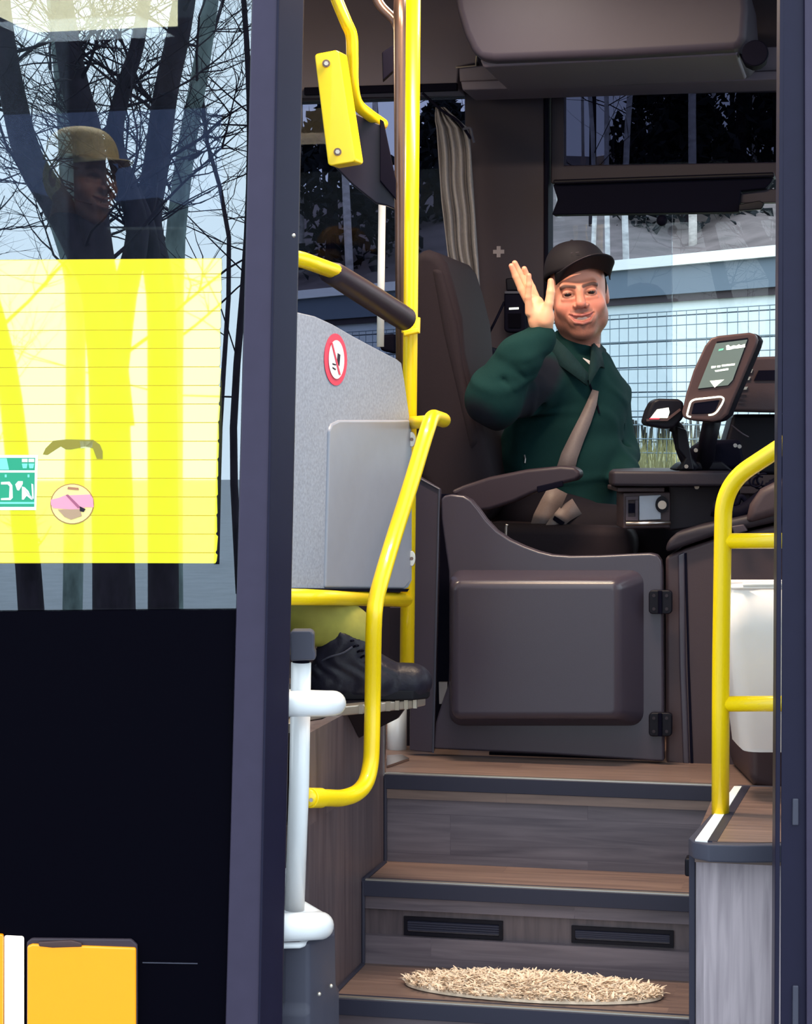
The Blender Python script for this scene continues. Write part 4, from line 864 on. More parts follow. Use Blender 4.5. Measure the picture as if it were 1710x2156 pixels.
o_ = rd_.build('reeds', M['reed'], kind='stuff'); tag(o_, 'grey dry reeds standing behind the fence foot', 'reeds')
hz_ = MB(); vs = []; NH = 60
prof = [(17, .2), (20, 1.4), (26, 3.2), (34, 5.2), (42, 6.6), (50, 6.9), (60, 5)]
def hill(X, Yc):
    for (y0, z0), (y1, z1_) in zip(prof, prof[1:]):
        if Yc <= y1: return z0+(z1_-z0)*max(0, (Yc-y0))/(y1-y0) + .5*math.sin(X*.35)*min(1, Yc/30)
    return 5
for Yc, z in prof:
    for i in range(NH+1):
        X = -32+58*i/NH; vs.append((X*CA-Yc*SA, X*SA+Yc*CA, hill(X, Yc)+r5.uniform(-.15, .15)))
hz_.add(vs, [(j*(NH+1)+i, j*(NH+1)+i+1, (j+1)*(NH+1)+i+1, (j+1)*(NH+1)+i) for j in range(6) for i in range(NH)])
o_ = hz_.build('hillside', M['litter'], smooth=True); o_['kind'] = 'structure'
# ---- trees
def grow(mb, p, d, L, r, lev, rn, up=.12):
    P = [p]; n = 5; R = [r]
    for i in range(n):
        d = (d+Vector((rn.uniform(-.28, .28), rn.uniform(-.28, .28), rn.uniform(-.2, .25)+up*.4))).normalized()
        p = p+d*L/n; P.append(p); R.append(r*(1-.8*(i+1)/n))
    mb.tube(P, R, 5 if r > .012 else 4, False)
    if lev > 0:
        for k in range(rn.randint(4, 6)):
            i = rn.randint(1, n-1); q = P[i].lerp(P[i+1], rn.random()); a = rn.uniform(0, 6.28)
            dd = (d*.6+Vector((math.cos(a), math.sin(a), rn.uniform(-.4, .6)))).normalized(); grow(mb, q, dd, L*rn.uniform(.35, .65), r*.5, lev-1, rn, up)
def tree(name, label, stems, m, nb, seed, group=None, mr=None, lev=2, bl=(.7, 1.8)):
    rn = random.Random(seed)
    root = thing(name, stems[0][0][0], label, 'tree', group)
    for path, rad in stems:
        MB().tube(smooth_path(path, 3), [rad[0]+(rad[1]-rad[0])*i/((len(path)-1)*3) for i in range((len(path)-1)*3+1)], 10).build('trunk', m, root, smooth=True)
    if nb:
        br = MB()
        for path, rad in stems:
            P = smooth_path(path, 3)
            for k in range(nb):
                i = rn.randint(len(P)//4, len(P)-2); a = rn.uniform(0, 6.28)
                grow(br, P[i].lerp(P[i+1], rn.random()), Vector((math.cos(a), math.sin(a), rn.uniform(-.1, .9))).normalized(), rn.uniform(*bl), rad[1]*.16+.004, lev, rn)
        br.build('branches', mr or M['twig'], root)
    return root
def mir(px, py, Yv):
    p = W(px, py, Yv); dd = p.dot(VIEW); return p-VIEW*2*(dd-YL)
def stem(pts, Yv, w0, w1): return ([mir(x, y, Yv) for x, y in pts], (w0/2/F*Yv, w1/2/F*Yv))
V1 = 14.0
tree('street_tree', 'dark forked tree nearest the door, seen as a reflection in the door glass', [
 stem([(232, 1440), (240, 1290), (232, 900), (215, 640), (170, 520), (120, 430), (60, 330), (25, 190), (0, 20), (-10, -200)], V1, 100, 42),
 stem([(240, 900), (215, 640), (195, 480), (185, 300), (160, 190), (140, 80), (120, -80)], V1, 90, 46),
 stem([(240, 800), (262, 620), (290, 490), (262, 380), (240, 290), (262, 180), (290, 90), (312, -60)], V1+.3, 60, 26)], M['bark'], 8, 11)
tree('street_tree', 'tall dark twin-stemmed tree right of the forked one, reflected in the glass', [
 stem([(344, 1440), (344, 1280), (342, 900), (338, 620), (312, 470), (330, 340), (348, 200), (378, 60), (400, -90)], V1+.8, 70, 48),
 stem([(342, 800), (318, 520), (290, 420), (262, 350), (236, 300)], V1+.6, 44, 18)], M['bark'], 10, 12)
tree('street_tree', 'pale greenish trunk right of the twin-stemmed tree, reflected in the glass', [
 stem([(366, 1440), (362, 1200), (366, 600), (378, 420), (398, 280), (425, 130), (450, -40), (470, -150)], V1+2.2, 50, 30)], M['barkg'], 11, 13)
tree('street_tree', 'leaning dark tree at the far left of the reflection', [
 stem([(60, 1440), (66, 1290), (40, 1000), (10, 760), (-60, 500), (-120, 250)], V1+1, 62, 40)], M['bark'], 7, 14)
tree('street_tree', 'grey-green leaning trunk at the upper left of the reflection', [
 stem([(150, 1440), (160, 700), (140, 520), (90, 400), (30, 250), (8, 120), (-10, -60)], V1+3, 44, 34), stem([(160, 560), (150, 400), (140, 200), (120, 0), (110, -120)], V1+3, 50, 44)], M['barkg'], 6, 15)
for k, (x, Yv, sd, w) in enumerate([(505, 17, 21, 18), (620, 21, 22, 20), (-60, 20, 23, 22), (455, 26, 24, 12)]):
    rn = random.Random(sd)
    tree('slender_tree', 'slender twiggy tree standing behind the big roadside trees, seen only in reflection', [stem([(x, 1250), (x+rn.uniform(-20, 20), 900), (x+rn.uniform(-40, 40), 500), (x+rn.uniform(-50, 60), 200), (x+rn.uniform(-60, 60), -150)], Yv, w, w*.6)], M['bark'], 9, sd, 'slender trees opposite the bus', bl=(1.2, 2.8))
# far trees on the hillside
def far_tree(px, Yc, r, h, sd, m, lb, grp, lean=0):
    rn = random.Random(sd); p = W(px, 900, Yc); X = (px-CX)/F*Yc; p.z = hill(X, Yc)-.3 if Yc > 17 else 0
    pts = [p+Vector((lean*t*h+rn.uniform(-.12, .12)*h*.06, rn.uniform(-.1, .1), t*h)) for t in (0, .25, .5, .75, 1)]
    tree('hillside_birch' if m is M['birch'] else 'hillside_tree', lb, [(pts, (r, r*.35))], m, 9, sd, grp, lev=1, bl=(1, 2.4))
rn = random.Random(5)
for i in range(30):
    px = 560+i*41+rn.uniform(-16, 16); Yc = rn.uniform(26, 42)
    bi = rn.random() < .55
    far_tree(px, Yc, rn.uniform(.03, .06), rn.uniform(8, 12), 100+i, M['birch'] if bi else M['bark'], 'pale birch on the wooded hillside behind the building' if bi else 'dark bare tree on the wooded hillside behind the building', 'birches on the hillside' if bi else 'dark trees on the hillside', rn.uniform(-.03, .03))
for px, r in ((1238, .028), (1287, .03), (1325, .038)):
    far_tree(px, 21, r, 9, int(px), M['birch'], {1238: 'pale birch trunk right beside the driver\'s cap in the window', 1287: 'thin pale birch, middle of three above the roof edge', 1325: 'pale straight birch, right of three above the roof edge'}[px], 'birches above the roof')
for i, (px, Yc, h, r) in enumerate([(1450, 30, 2.4, 1.2), (1560, 33, 3.2, 1.6), (1390, 36, 2.4, 1.3), (1640, 38, 2.6, 1.7), (700, 30, 2.8, 1.5), (930, 33, 2.2, 1.3)]):
    p = W(px, 900, Yc); p.z = hill((px-CX)/F*Yc, Yc)-.3
    t_ = thing('fir_tree', p, 'dark bushy fir on the hillside behind the bare trunks', 'tree', 'hillside firs'); fr = MB(); rn = random.Random(i)
    for k in range(1500):
        u_ = rn.random(); a = rn.uniform(0, 6.28); rad = r*(1-u_)**.8*rn.uniform(.4, 1); q = p+Vector((rad*math.cos(a), rad*math.sin(a), u_*h)); s_ = rn.uniform(.05, .15)
        fr.add([q+Vector((rn.uniform(-s_, s_), rn.uniform(-s_, s_), rn.uniform(-s_, s_))) for _ in range(4)], [(0, 1, 2), (1, 2, 3), (0, 2, 3), (0, 1, 3)])
    fr.build('foliage', M['fir'], t_); MB().tube([p, p+Vector((0, 0, h*.9))], [.12, .03], 8).build('trunk', M['bark'], t_)
# ============================================================ PEOPLE
def rotm(yaw, roll, pitch):
    return np.array((Matrix.Rotation(yaw, 3, 'Z') @ Matrix.Rotation(roll, 3, 'Y') @ Matrix.Rotation(pitch, 3, 'X')), np.float32)
def lin(c): return np.array(s2l(c), np.float32)
# head field in its own frame: face towards -y, x to the viewer's right, origin between the eyes
def head_parts(smile=True, neck=True):
    H = [(ell((0, .012, .030), (.073, .094, .098)), .02), (ell((0, -.022, -.040), (.0625, .066, .078)), .03),
         (ell((0, -.058, -.099), (.027, .023, .020)), .028), (ell((-.05, .0, -.066), (.018, .034, .026)), .03), (ell((.05, .0, -.066), (.018, .034, .026)), .03),
         (ell((-.039, -.058, -.032), (.024, .022, .021)), .022), (ell((.039, -.058, -.032), (.024, .022, .021)), .022),
         (cone((-.040, -.073, .021), (-.010, -.083, .017), .0105, .010), .012), (cone((.040, -.073, .021), (.010, -.083, .017), .0105, .010), .012)]
    # sockets
    for s in (-1, 1): H.append((ell((s*.031, -.100, .002), (.019, .019, .0115)), -.012))
    # lids and squinting eyes
    for s in (-1, 1):
        H.append((ell((s*.031, -.074, .0005), (.0145, .0128, .0125)), .003))
        H.append((ell((s*.031, -.090, -.0008), (.0135, .012, .0034)), -.0015))
        H.append((cone((s*.020, -.083, -.012), (s*.044, -.077, -.011), .0045, .004), .008))
    H += [(cone((0, -.086, .010), (0, -.109, -.026), .0085, .0125), .012), (ell((-.0145, -.096, -.032), (.0085, .011, .0075)), .007), (ell((.0145, -.096, -.032), (.0085, .011, .0075)), .007)]
    for s in (-1, 1): H.append((ell((s*.007, -.104, -.0425), (.0042, .006, .0035)), -.003))
    H.append((ell((0, -.077, -.066), (.036, .016, .023)), .015))
    # nasolabial folds
    for s in (-1, 1): H.append((cone((s*.022, -.098, -.036), (s*.036, -.089, -.060), .0035, .003), -.008))
    up = [(-.034, -.075, -.0500), (-.018, -.0905, -.0560), (0, -.0955, -.0570), (.018, -.0905, -.0560), (.034, -.075, -.0500)]
    lo = [(-.032, -.076, -.0550), (-.018, -.0890, -.0735), (0, -.0940, -.0780), (.018, -.0890, -.0735), (.032, -.076, -.0550)]
    for a, b in zip(up, up[1:]): H.append((cone(a, b, .0036, .0036), .004))
    for a, b in zip(lo, lo[1:]): H.append((cone(a, b, .0042, .0042), .005))
    mid = [(-.0315, -.083, -.0535), (-.017, -.093, -.0642), (0, -.096, -.0670), (.017, -.093, -.0642), (.0315, -.083, -.0535)]
    for i, (a, b) in enumerate(zip(mid, mid[1:])): H.append((cone(a, b, .0028 if i == 0 else .0072, .0028 if i == 3 else .0072), -.0012))
    for s in (-1, 1):
        H.append((ell((s*.0735, .022, -.004), (.008, .017, .029)), .008)); H.append((ell((s*.083, .016, .0), (.006, .010, .018)), -.004))
    if neck: H.append((cone((0, .022, -.06), (-.016, .045, -.20), .053, .052), .025))
    return H, up, lo
HP, UPL, LOL = head_parts()
hf = field(HP)
def head_cols(V, base, stub, lip, brow, seed=0):
    rs = np.random.RandomState(seed); n = len(V); C = np.tile(lin(base), (n, 1)); V = V.astype(np.float32)
    x, y, z = V[:, 0], V[:, 1], V[:, 2]
    red = np.exp(-((np.abs(x)-.042)**2+(z+.03)**2)/(2*.016**2))+1.0*np.exp(-(x**2+(z+.028)**2)/(2*.012**2)); red = np.clip(red, 0, 1)*(y < 0)*.7
    C = C*(1-.22*red[:, None]*np.array([0, 1, .8]))
    jaw = np.clip((-.046-z)/.018, 0, 1)*(z > -.135); cheek = np.clip((-.028-z)/.03, 0, 1)*np.clip((np.abs(x)-.045)/.012, 0, 1)
    must = np.exp(-((z+.047)/.0065)**2)*(np.abs(x) < .030)
    s = np.clip(np.maximum.reduce([jaw, cheek*.9, must]), 0, 1)*(y < .05)*(.46+.2*rs.rand(n))
    C = C*(1-s[:, None])+lin(stub)*s[:, None]
    d = np.min([cone(a, b, .0042, .0042)(V) for a, b in list(zip(UPL, UPL[1:]))+list(zip(LOL, LOL[1:]))], 0)
    l_ = np.clip(1-(d+.0002)/.0018, 0, 1)*(np.abs(x) < .03)*.85; C = C*(1-l_[:, None])+lin(lip)*l_[:, None]
    bw = np.min([np.minimum(cone((s_*.013, -.096, .0185), (s_*.036, -.089, .0235), .005, .0055)(V), cone((s_*.036, -.089, .0235), (s_*.050, -.074, .017), .0055, .003)(V)) for s_ in (-1, 1)], 0)
    b_ = np.clip(1-bw/.003, 0, 1)*.9; C = C*(1-b_[:, None])+lin(brow)*b_[:, None]
    ey = np.min([ell((s_*.031, -.086, -.001), (.017, .02, .0075))(V) for s_ in (-1, 1)], 0); e_ = np.clip(1-ey/.002, 0, 1)*.7
    C = C*(1-e_[:, None])+lin((70, 40, 36))*e_[:, None]  # eye-socket shade painted into the skin colour
    return C
HV, HQ = nets(hf, (-.10, -.135, -.215), (.10, .125, .145), .0018)
# ---------------- driver
HC = np.array(W(1219, 620, 5.60)); HR = rotm(.137+.02, math.radians(-6), math.radians(2))
def hw(V): return (np.asarray(V, np.float64)@HR.T.astype(np.float64))*HS+HC
HS = 1.0
# check the roll sense: top of the head leans to the viewer's left
if (HR@np.array([0, 0, 1.]))[0] > 0: HR = rotm(.137+.02, math.radians(6), math.radians(2))
dv = thing('person', W(1150, 1100, 5.6), 'smiling man in black cap and dark green fleece waving from the driver seat', 'person')
hcol = head_cols(HV, (214, 142, 120), (96, 62, 58), (176, 98, 96), (52, 32, 30))
# waving hand and forearm
hY = 5.33
def wp(x, y, d=0): return np.array(W(x, y, hY+d))
fing = []
def finger(pts, r):
    return [(cone(wp(*a), wp(*b), r[i], r[i+1]), .0035 if i else .008) for i, (a, b) in enumerate(zip(pts, pts[1:]))]
hand = [(cone(wp(1132, 722, .02), wp(1142, 694, .01), .024, .0235), .01), (cone(wp(1142, 696, .008), wp(1139, 668, 0), .0225, .026), .015),
        (cone(wp(1139, 668, .0), wp(1128, 640, .002), .026, .0215), .015), (ell(wp(1151, 668, -.012), (.018, .018, .026)), .015), (ell(wp(1124, 668, -.010), (.013, .016, .030)), .015)]
hand += finger([(1134, 640, .022), (1120, 606, .026), (1110, 583, .024), (1104, 566, .018)], [.0105, .0095, .0085, .007])
hand += finger([(1126, 636, .010), (1106, 600, .012), (1093, 574, .009), (1084, 554, .003)], [.0105, .0098, .0088, .0072])
hand += finger([(1117, 644, -.006), (1098, 609, -.008), (1086, 582, -.012), (1077, 560, -.018)], [.0105, .0093, .0085, .0070])
hand += finger([(1114, 658, -.020), (1112, 626, -.030), (1114, 600, -.036), (1114, 580, -.038)], [.0100, .0083, .0074, .0062])
hand += finger([(1146, 676, -.020), (1156, 640, -.022), (1160, 615, -.020), (1160, 592, -.016)], [.0150, .0115, .0108, .0080])
hfn = field(hand)
lo = np.min([wp(1065, 740), wp(1065, 540)], 0)-.03; hi = np.max([wp(1180, 740), wp(1180, 540)], 0)+.03
lo[1] -= .05; hi[1] += .06
AV, AQ = nets(hfn, lo, hi, .0021)
ac = np.tile(lin((236, 172, 138)), (len(AV), 1)); tips = np.zeros(len(AV))
for t_ in (wp(1104, 566, .018), wp(1084, 554, .003), wp(1077, 560, -.018), wp(1114, 580, -.038), wp(1160, 592, -.016)):
    tips = np.maximum(tips, np.exp(-((AV-t_)**2).sum(1)/(2*.012**2)))
ac = ac*(1-.3*tips[:, None]*np.array([0, 1, .8]))
BV = np.concatenate([hw(HV), AV]); BQ = np.concatenate([HQ, AQ+len(HV)]); body = npmesh('body', BV, BQ, M['skin'], dv, np.concatenate([hcol, ac]))
nl = MB()
# eyes and teeth
ev = MB(); tv = MB(); whv = MB()
for s in (-1, 1): ev.ball(hw([s*.031, -.0765, 0]), .0105, 14, 8)
ev.build('eyes', M['eye'], dv, smooth=True)
N = 12; rows2 = []
for z in (-.0560, -.0685): rows2.append([hw([x, -.0885+.012*(x/.026)**2, z+.0085*(x/.026)**2]) for x in np.linspace(-.027, .027, N)])
tv.strip(*rows2); tv.build('teeth', M['teeth'], dv, smooth=True, solid=.002)
# hair at the temples
hr = MB()
hv_ = field([(ell((0, .018, .020), (.0775, .092, .080)), .01), (ell((0, -.06, .03), (.12, .075, .2)), -.004), (ell((0, 0, -.085), (.2, .2, .075)), -.004)])
V_, Q_ = nets(hv_, (-.1, -.12, -.1), (.1, .13, .12), .004)
npmesh('hair', hw(V_), Q_, M['hair'], dv)
# cap: crown, sweatband, visor
cp = MB(); vs = []; NU, NV = 40, 14
for j in range(NV+1):
    t = j/NV
    for i in range(NU):
        a = 2*math.pi*i/NU; fz = math.sin(t*math.pi/2); rr2 = math.cos(t*math.pi/2)**.72
        fx = math.cos(a); fy = math.sin(a); front = max(0, -fy)
        zb = .046+.020*front-.012*max(0, fy)
        vs.append(hw([.0860*rr2*fx-.004*t, .006+.101*rr2*fy, zb+(.1400-zb)*fz + .006*front*math.sin(t*math.pi)]))
cp.add(vs, [(j*NU+i, j*NU+(i+1) % NU, (j+1)*NU+(i+1) % NU, (j+1)*NU+i) for j in range(NV) for i in range(NU)])
crown = cp.build('cap_crown', M['cap'], dv, smooth=True, solid=.003)
MB().ball(hw([-.004, .006, .1405]), .006).build('cap_button', M['cap'], crown, smooth=True)
vi = MB(); NA, NR = 24, 8; vs = []; yaw = math.radians(18); edge = []
for j in range(NR+1):
    q = j/NR
    for i in range(NA+1):
        s = -1+2*i/NA; a = s*math.radians(64)
        bx_, by_ = .084*math.sin(a), -.099*math.cos(a)
        ext = .074*(1-abs(s)**3.2)**.6 if abs(s) < 1 else 0
        X = bx_*(1+.10*q*(1-abs(s)))+0; Yy = by_-ext*q
        Z = .063+.032*q-(.034+.002*q)*(abs(s)**1.7)
        x2 = X*math.cos(yaw)-Yy*math.sin(yaw); y2 = X*math.sin(yaw)+Yy*math.cos(yaw)
        vs.append(hw([x2, y2+.006, Z])); 
        if j == NR: edge.append(Vector(vs[-1]))
vi.add(vs, [(j*(NA+1)+i, j*(NA+1)+i+1, (j+1)*(NA+1)+i+1, (j+1)*(NA+1)+i) for j in range(NR) for i in range(NA)])
visor = vi.build('cap_visor', M['cap'], dv, smooth=True, solid=.003)
MB().tube(edge[1:11], .0012, 6).build('piping', M['trim'], visor, smooth=True, label='thin pale edge piping')
lg = [Vector(hw([x, -.0985, .1065-.0])) for x in np.linspace(-.012, .018, 8)]
MB().tube([p for p in lg[:2]], .0012, 5).build('badge_mark', M['trim'], crown); MB().tube([p for p in lg[3:6]], .0010, 5).build('badge_mark', M['trim'], crown)
# jacket
def jp(x, y, Y): return np.array(W(x, y, Y))
JP = [(ell(jp(1192, 862, 5.70), (.158, .150, .190)), .03), (ell(jp(1184, 975, 5.68), (.172, .150, .165)), .05), (cone(jp(1190, 1062, 5.66), jp(1175, 990, 5.68), .128, .14), .05),
      (cone(jp(1150, 790, 5.62), jp(1272, 838, 5.76), .072, .066), .06), (cone(jp(1212, 770, 5.66), jp(1212, 735, 5.65), .085, .060), .04),
      (cone(jp(1140, 806, 5.58), jp(1046, 842, 5.36), .076, .066), .03), (ell(jp(1036, 846, 5.34), (.070, .060, .064)), .03),
      (cone(jp(1040, 828, 5.33), jp(1095, 752, 5.32), .064, .052), .03), (cone(jp(1095, 752, 5.32), jp(1138, 716, 5.335), .052, .040), .02),
      (cone(jp(1280, 850, 5.80), jp(1306, 945, 5.72), .060, .050), .03), (cone(jp(1306, 945, 5.72), jp(1318, 1010, 5.55), .046, .038), .02),
      # fabric folds
      (cone(jp(1075, 905, 5.46), jp(1215, 960, 5.49), .010, .006), -.02), (cone(jp(1040, 940, 5.46), jp(1190, 1015, 5.47), .010, .008), -.02),
      (cone(jp(1120, 830, 5.47), jp(1165, 905, 5.50), .010, .006), -.025), (cone(jp(1010, 905, 5.36), jp(1080, 900, 5.40), .014, .01), -.03),
      (cone(jp(1060, 800, 5.27), jp(1085, 830, 5.27), .006, .004), -.012), (cone(jp(1080, 775, 5.26), jp(1108, 800, 5.28), .006, .004), -.012),
      (cone(jp(1290, 890, 5.66), jp(1312, 900, 5.66), .007, .005), -.014), (cone(jp(1296, 935, 5.64), jp(1320, 940, 5.64), .007, .005), -.014)]
jf0 = field(JP)
def jf(P):
    x, y, z = P[:, 0], P[:, 1], P[:, 2]
    w = np.sin(46*z+26*x+2.2*np.sin(19*y+9*x)+1.3*np.sin(31*z-12*y))
    w2 = np.sin(30*x-38*z+1.8*np.sin(23*z+14*y))
    return jf0(P)-.0042*np.maximum(w, -.2)**2*np.sign(w)-.0028*w2
JV, JQ = nets(jf, jp(1192, 862, 5.70)+np.array([-.44, -.60, -.34]), jp(1192, 862, 5.70)+np.array([.30, .32, .24]), .0055)
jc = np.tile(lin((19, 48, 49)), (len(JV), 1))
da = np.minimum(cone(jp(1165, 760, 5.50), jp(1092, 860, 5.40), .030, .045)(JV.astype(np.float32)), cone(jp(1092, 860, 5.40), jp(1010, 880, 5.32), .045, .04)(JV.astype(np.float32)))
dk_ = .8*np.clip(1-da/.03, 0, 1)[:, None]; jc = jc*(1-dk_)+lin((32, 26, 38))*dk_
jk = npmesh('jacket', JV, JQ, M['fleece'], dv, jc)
def surf(px, py, f=jf, y0=5.0):
    d = np.array(ray(px, py)); t = y0/1.0
    for _ in range(80):
        P = (np.array(C0)+d*t).astype(np.float32)[None]; s = float(f(P)[0])
        if s < .0005 or t > 7: break
        t += s*.8
    return t
def on_body(px, py, off=.004): t = surf(px, py); return Vector(np.array(C0)+np.array(ray(px, py))*(t-off))
def collar(up, lo_, nm='collar'):
    MB().strip(smooth_path([W(*p) for p in up], 5), smooth_path([W(*p) for p in lo_], 5)).build(nm, M['jacket'], jk, smooth=True, solid=.006)
collar([(1150, 700, 5.72), (1160, 703, 5.62), (1182, 722, 5.56), (1206, 748, 5.54), (1238, 786, 5.53)], [(1140, 735, 5.72), (1150, 745, 5.60), (1172, 765, 5.54), (1200, 785, 5.52), (1236, 812, 5.52)])
collar([(1239, 786, 5.53), (1244, 752, 5.55), (1250, 722, 5.60), (1274, 736, 5.66)], [(1240, 812, 5.52), (1256, 785, 5.53), (1266, 772, 5.57), (1284, 790, 5.68)])
collar([(1150, 700, 5.72), (1200, 700, 5.80), (1250, 715, 5.78), (1274, 736, 5.66)], [(1140, 735, 5.72), (1200, 760, 5.82), (1260, 770, 5.80), (1284, 790, 5.68)])
MB().prism(poly_w([(1226, 752), (1248, 762), (1244, 790), (1237, 786)], 5.575), VIEW*.01).build('undershirt', M['tee'], dv, bevel=.002)
zp_ = [on_body(x, y, .003) for x, y in [(1239, 800), (1246, 820), (1254, 840), (1262, 870)]]
MB().tube(zp_, .0028, 6).build('zip', M['seal'], jk)
MB().tube([on_body(1104, 958, .003), on_body(1106, 966, .003), on_body(1105, 975, .003)], .0028, 6).build('zip_pull', M['steel'], jk)
bt = thing('seat_belt', W(1180, 985, 5.45), 'brown-grey seat belt crossing the driver\'s fleece to a dark buckle', 'seat belt')
def band(pts, w, m=M['belt'], nm='webbing'):
    A_ = []; B_ = []
    for i, (x, y, Y) in enumerate(pts):
        a = pts[max(i-1, 0)]; b = pts[min(i+1, len(pts)-1)]; dx, dy = b[0]-a[0], b[1]-a[1]; L = math.hypot(dx, dy); nx, ny = -dy/L, dx/L
        hw_ = w[i]/2; p1, p2 = (x+nx*hw_, y+ny*hw_), (x-nx*hw_, y-ny*hw_)
        if Y is None:
            t1, t2 = surf(*p1), surf(*p2); t = min(t1, t2) if abs(t1-t2) < .05 else min(t1, t2); t = min(t, 5.62)-.008
            A_.append(C0+ray(*p1)*t); B_.append(C0+ray(*p2)*t)
        else: A_.append(W(*p1, Y)); B_.append(W(*p2, Y))
    return MB().strip(A_, B_).build(nm, m, bt, smooth=True, solid=.002)
band([(1254, 822, None), (1246, 850, None), (1232, 885, None), (1216, 920, None), (1199, 960, None), (1188, 1000, None)], [14, 22, 27, 31, 36, 40])
band([(1176, 1030, 5.42), (1160, 1062, 5.42), (1146, 1092, 5.42), (1136, 1122, 5.42)], [42, 46, 48, 46])
band([(1215, 1066, 5.44), (1190, 1082, 5.42), (1168, 1104, 5.40), (1150, 1128, 5.40)], [38, 36, 30, 26])
MB().prism(poly_w([(1112, 1116), (1152, 1134), (1144, 1152), (1108, 1136)], 5.40), VIEW*.03).build('buckle', M['seal'], bt, bevel=.004)
MB().prism(poly_w([(1168, 1086), (1190, 1100), (1184, 1108), (1164, 1094)], 5.395), VIEW*.012).build('slider', M['seal'], bt, bevel=.002)
# trousers (legs bent at hip and knee)
TP = [(ell(jp(1160, 1085, 5.66), (.16, .17, .10)), .03), (cone(jp(1190, 1118, 5.50), jp(1392, 1120, 5.50), .080, .062), .04), (cone(jp(1190, 1112, 5.78), jp(1400, 1116, 5.80), .080, .062), .04),
      (cone(jp(1392, 1120, 5.50), jp(1410, 1440, 5.46), .060, .045), .03), (cone(jp(1400, 1116, 5.80), jp(1420, 1440, 5.76), .060, .045), .03)]
c_ = jp(1290, 1230, 5.64); TV, TQ = nets(field(TP), c_+np.array([-.42, -.36, -.36]), c_+np.array([.36, .42, .32]), .009)
npmesh('trousers', TV, TQ, M['trousers'], dv)
for Y, x in ((5.46, 1410), (5.76, 1420)):
    a = W(x, 1500, Y); V_, Q_ = nets(field([(ell((a.x+.06, a.y, FL+.045), (.14, .05, .045)), .01), (cone((a.x-.01, a.y, FL+.06), (a.x-.01, a.y, FL+.15), .046, .045), .02)]), (a.x-.14, a.y-.1, FL-.02), (a.x+.24, a.y+.1, FL+.22), .008)
    npmesh('shoe', V_, Q_, M['boot'], dv)
# other hand on the wheel
of = lambda x, y, Y: np.array(W(x, y, Y))
# ---------------- passenger
pg = thing('person', (-1.9, 5.0, 1.6), 'seated passenger behind the door glass with pale cap, yellow trousers and black boot', 'person')
PH = np.array(W(172, 372, 5.35)); PR = rotm(math.radians(62), 0, math.radians(4))
def pw_(V): return (np.asarray(V, np.float64)@PR.T.astype(np.float64))+PH
n0 = np.array([PH[0]-.02, PH[1], PH[2]-.16])
pcol = head_cols(HV, (176, 124, 104), (120, 84, 74), (150, 90, 84), (90, 60, 50))
hip = np.array([-2.02, 5.0, 1.66]); kn = np.array([-1.52, 4.66, 1.72]); an = np.array([-1.165, 4.375, 1.26])
hl = [(cone(np.array([-1.75, 4.75, 1.78]), np.array([-1.66, 4.70, 1.79]), .026, .030), .01), (ell((-1.62, 4.68, 1.785), (.045, .038, .020)), .02)]
for k in range(4): hl.append((cone((-1.60, 4.66+.018*k, 1.785), (-1.545+.005*k, 4.645+.02*k, 1.765), .010, .008), .003))
hl.append((cone((-1.64, 4.65, 1.785), (-1.60, 4.62, 1.775), .012, .009), .004))
PV, PQ = nets(field(hl), (-1.82, 4.55, 1.70), (-1.48, 4.82, 1.86), .0035)
npmesh('body', np.concatenate([pw_(HV), PV]), np.concatenate([HQ, PQ+len(HV)]), M['skin'], pg, np.concatenate([pcol, np.tile(lin((190, 140, 118)), (len(PV), 1))]))
PT = [(cone(hip+[0, 0, .12], n0+[0, 0, -.10], .17, .15), .05), (cone(n0+[0, -.19, -.10], n0+[0, .19, -.10], .07, .07), .06), (cone(n0+[0, -.22, -.12], np.array([-2.0, 4.78, 1.92]), .062, .052), .03),
      (cone(np.array([-2.0, 4.78, 1.92]), np.array([-1.76, 4.75, 1.79]), .05, .036), .02), (cone(n0+[0, .22, -.12], np.array([-1.98, 5.25, 1.92]), .062, .05), .03), (cone(n0+[0, 0, -.06], n0+[0, 0, .02], .085, .07), .03)]
V_, Q_ = nets(field(PT), (-2.45, 4.6, 1.5), (-1.6, 5.55, 2.35), .012)
npmesh('jacket', V_, Q_, mat('slate_work_jacket', (60, 66, 80), .85, noise=.1), pg)
PTs = [(cone(hip+[0, -.08, 0], kn, .095, .075), .03), (cone(kn, an, .074, .060), .04), (cone(an+[-.02, -.01, .03], an+[.045, .035, -.03], .072, .074), .02), (cone(hip+[0, .12, 0], kn+[0, .28, 0], .095, .075), .03), (cone(kn+[0, .28, 0], np.array([-1.42, 4.9, 1.16]), .072, .055), .03),
       (ell(an+[0, 0, -.10], (.3, .3, .055)), -.01)]
V_, Q_ = nets(field(PTs), (-2.2, 4.2, 1.0), (-1.0, 5.3, 1.85), .008)
npmesh('trousers', V_, Q_, M['hivis'], pg)
pc = MB(); vs = []
for j in range(11):
    t = j/10
    for i in range(28):
        a = 2*math.pi*i/28; rr2 = math.cos(t*math.pi/2)**.7; vs.append(pw_([.088*rr2*math.cos(a), .006+.104*rr2*math.sin(a), .040+.085*math.sin(t*math.pi/2)]))
pc.add(vs, [(j*28+i, j*28+(i+1) % 28, (j+1)*28+(i+1) % 28, (j+1)*28+i) for j in range(10) for i in range(28)])
pc.build('cap_crown', M['blond'], pg, smooth=True, solid=.003)
vi = MB(); A_ = []; B_ = []
for i in range(13):
    s = -1+i/6; a = s*1.0; A_.append(pw_([.086*math.sin(a), -.098*math.cos(a), .046])); B_.append(pw_([.086*math.sin(a)*1.05, -.098*math.cos(a)-.065*(1-s*s)**.5, .040-.012*s*s]))
vi.strip(A_, B_).build('cap_visor', M['blond'], pg, smooth=True, solid=.003)
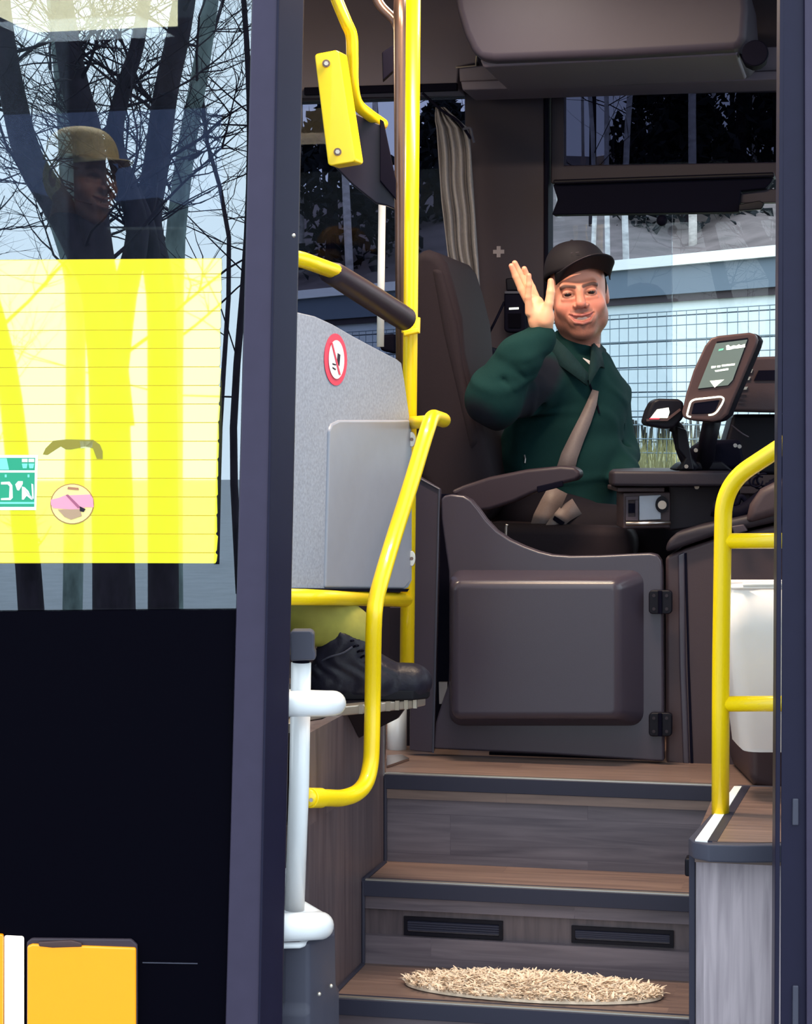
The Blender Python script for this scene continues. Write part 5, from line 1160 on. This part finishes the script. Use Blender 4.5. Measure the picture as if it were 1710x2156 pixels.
V_, Q_ = nets(field([(ell((0, .022, .0), (.079, .09, .088)), .01), (ell((0, -.07, .0), (.12, .085, .2)), -.004)]), (-.1, -.12, -.1), (.1, .13, .12), .005)
npmesh('hair', pw_(V_), Q_, M['blond'], pg)
# boots
def boot(off, nm):
    def b(x, y, Y): return np.array(W(x, y, Y))+off
    sh_ = [(cone(b(706, 1435, 4.52), b(716, 1350, 4.52), .050, .056), .02), (cone(b(700, 1440, 4.52), b(790, 1440, 4.52), .044, .046), .03), (cone(b(716, 1372, 4.52), b(790, 1428, 4.52), .040, .044), .03),
           (cone(b(790, 1436, 4.52), b(862, 1440, 4.52), .044, .040), .03), (ell(b(868, 1434, 4.52), (.042, .042, .034)), .02),
           (cone(b(716, 1352, 4.52), b(720, 1322, 4.52), .046, .050), -.006),
           (ell(b(780, 1530, 4.52), (.4, .4, .0665)), -.004),
           (cone(b(806, 1400, 4.47), b(818, 1425, 4.46), .004, .003), -.008), (cone(b(824, 1402, 4.48), b(832, 1424, 4.46), .003, .003), -.007)]
    c = b(780, 1410, 4.52); bf = field(sh_); V_, Q_ = nets(lambda P: bf(P)-.0016*np.sin(150*P[:, 0]+60*P[:, 2]+3*np.sin(70*P[:, 2]))*(P[:, 0] < b(850, 0, 4.52)[0]), c+np.array([-.2, -.14, -.09]), c+np.array([.2, .14, .13]), .0035)
    bo = npmesh('boot', V_, Q_, M['boot'], pg)
    cc_ = [b(656, 1466, 4.52), b(690, 1466, 4.47), b(790, 1466, 4.475), b(870, 1466, 4.475), b(902, 1462, 4.50), b(906, 1462, 4.53), b(880, 1462, 4.565), b(790, 1462, 4.57), b(690, 1462, 4.565), b(660, 1462, 4.55)]
    P = [Vector((p[0], p[1], zp+.002)) for p in cc_]
    MB().prism(P, (0, 0, .022)).build('sole', M['sole'], bo, bevel=.004)
    lc = MB()
    for k in range(6):
        t = k/5; x = 742+(786-742)*t; y = 1352+(1404-1352)*t
        lc.tube(smooth_path([b(x-16, y+8, 4.50), b(x-2, y-3, 4.468), b(x+9, y-2, 4.50)], 3), .0024, 5)
    lc.build('laces', M['seal'], bo)
    MB().tube(smooth_path([b(664, 1402, 4.495), b(690, 1385, 4.468), b(722, 1375, 4.462), b(742, 1362, 4.468)], 4), .0022, 6).build('seam', M['greyh'], bo)
boot(np.zeros(3), 'boot')
MB().tube([Vector(an+[.0, .01, -.05]), Vector(an+[.0, .01, .03])], .045, 14).build('sock', M['sock'], pg, smooth=True)
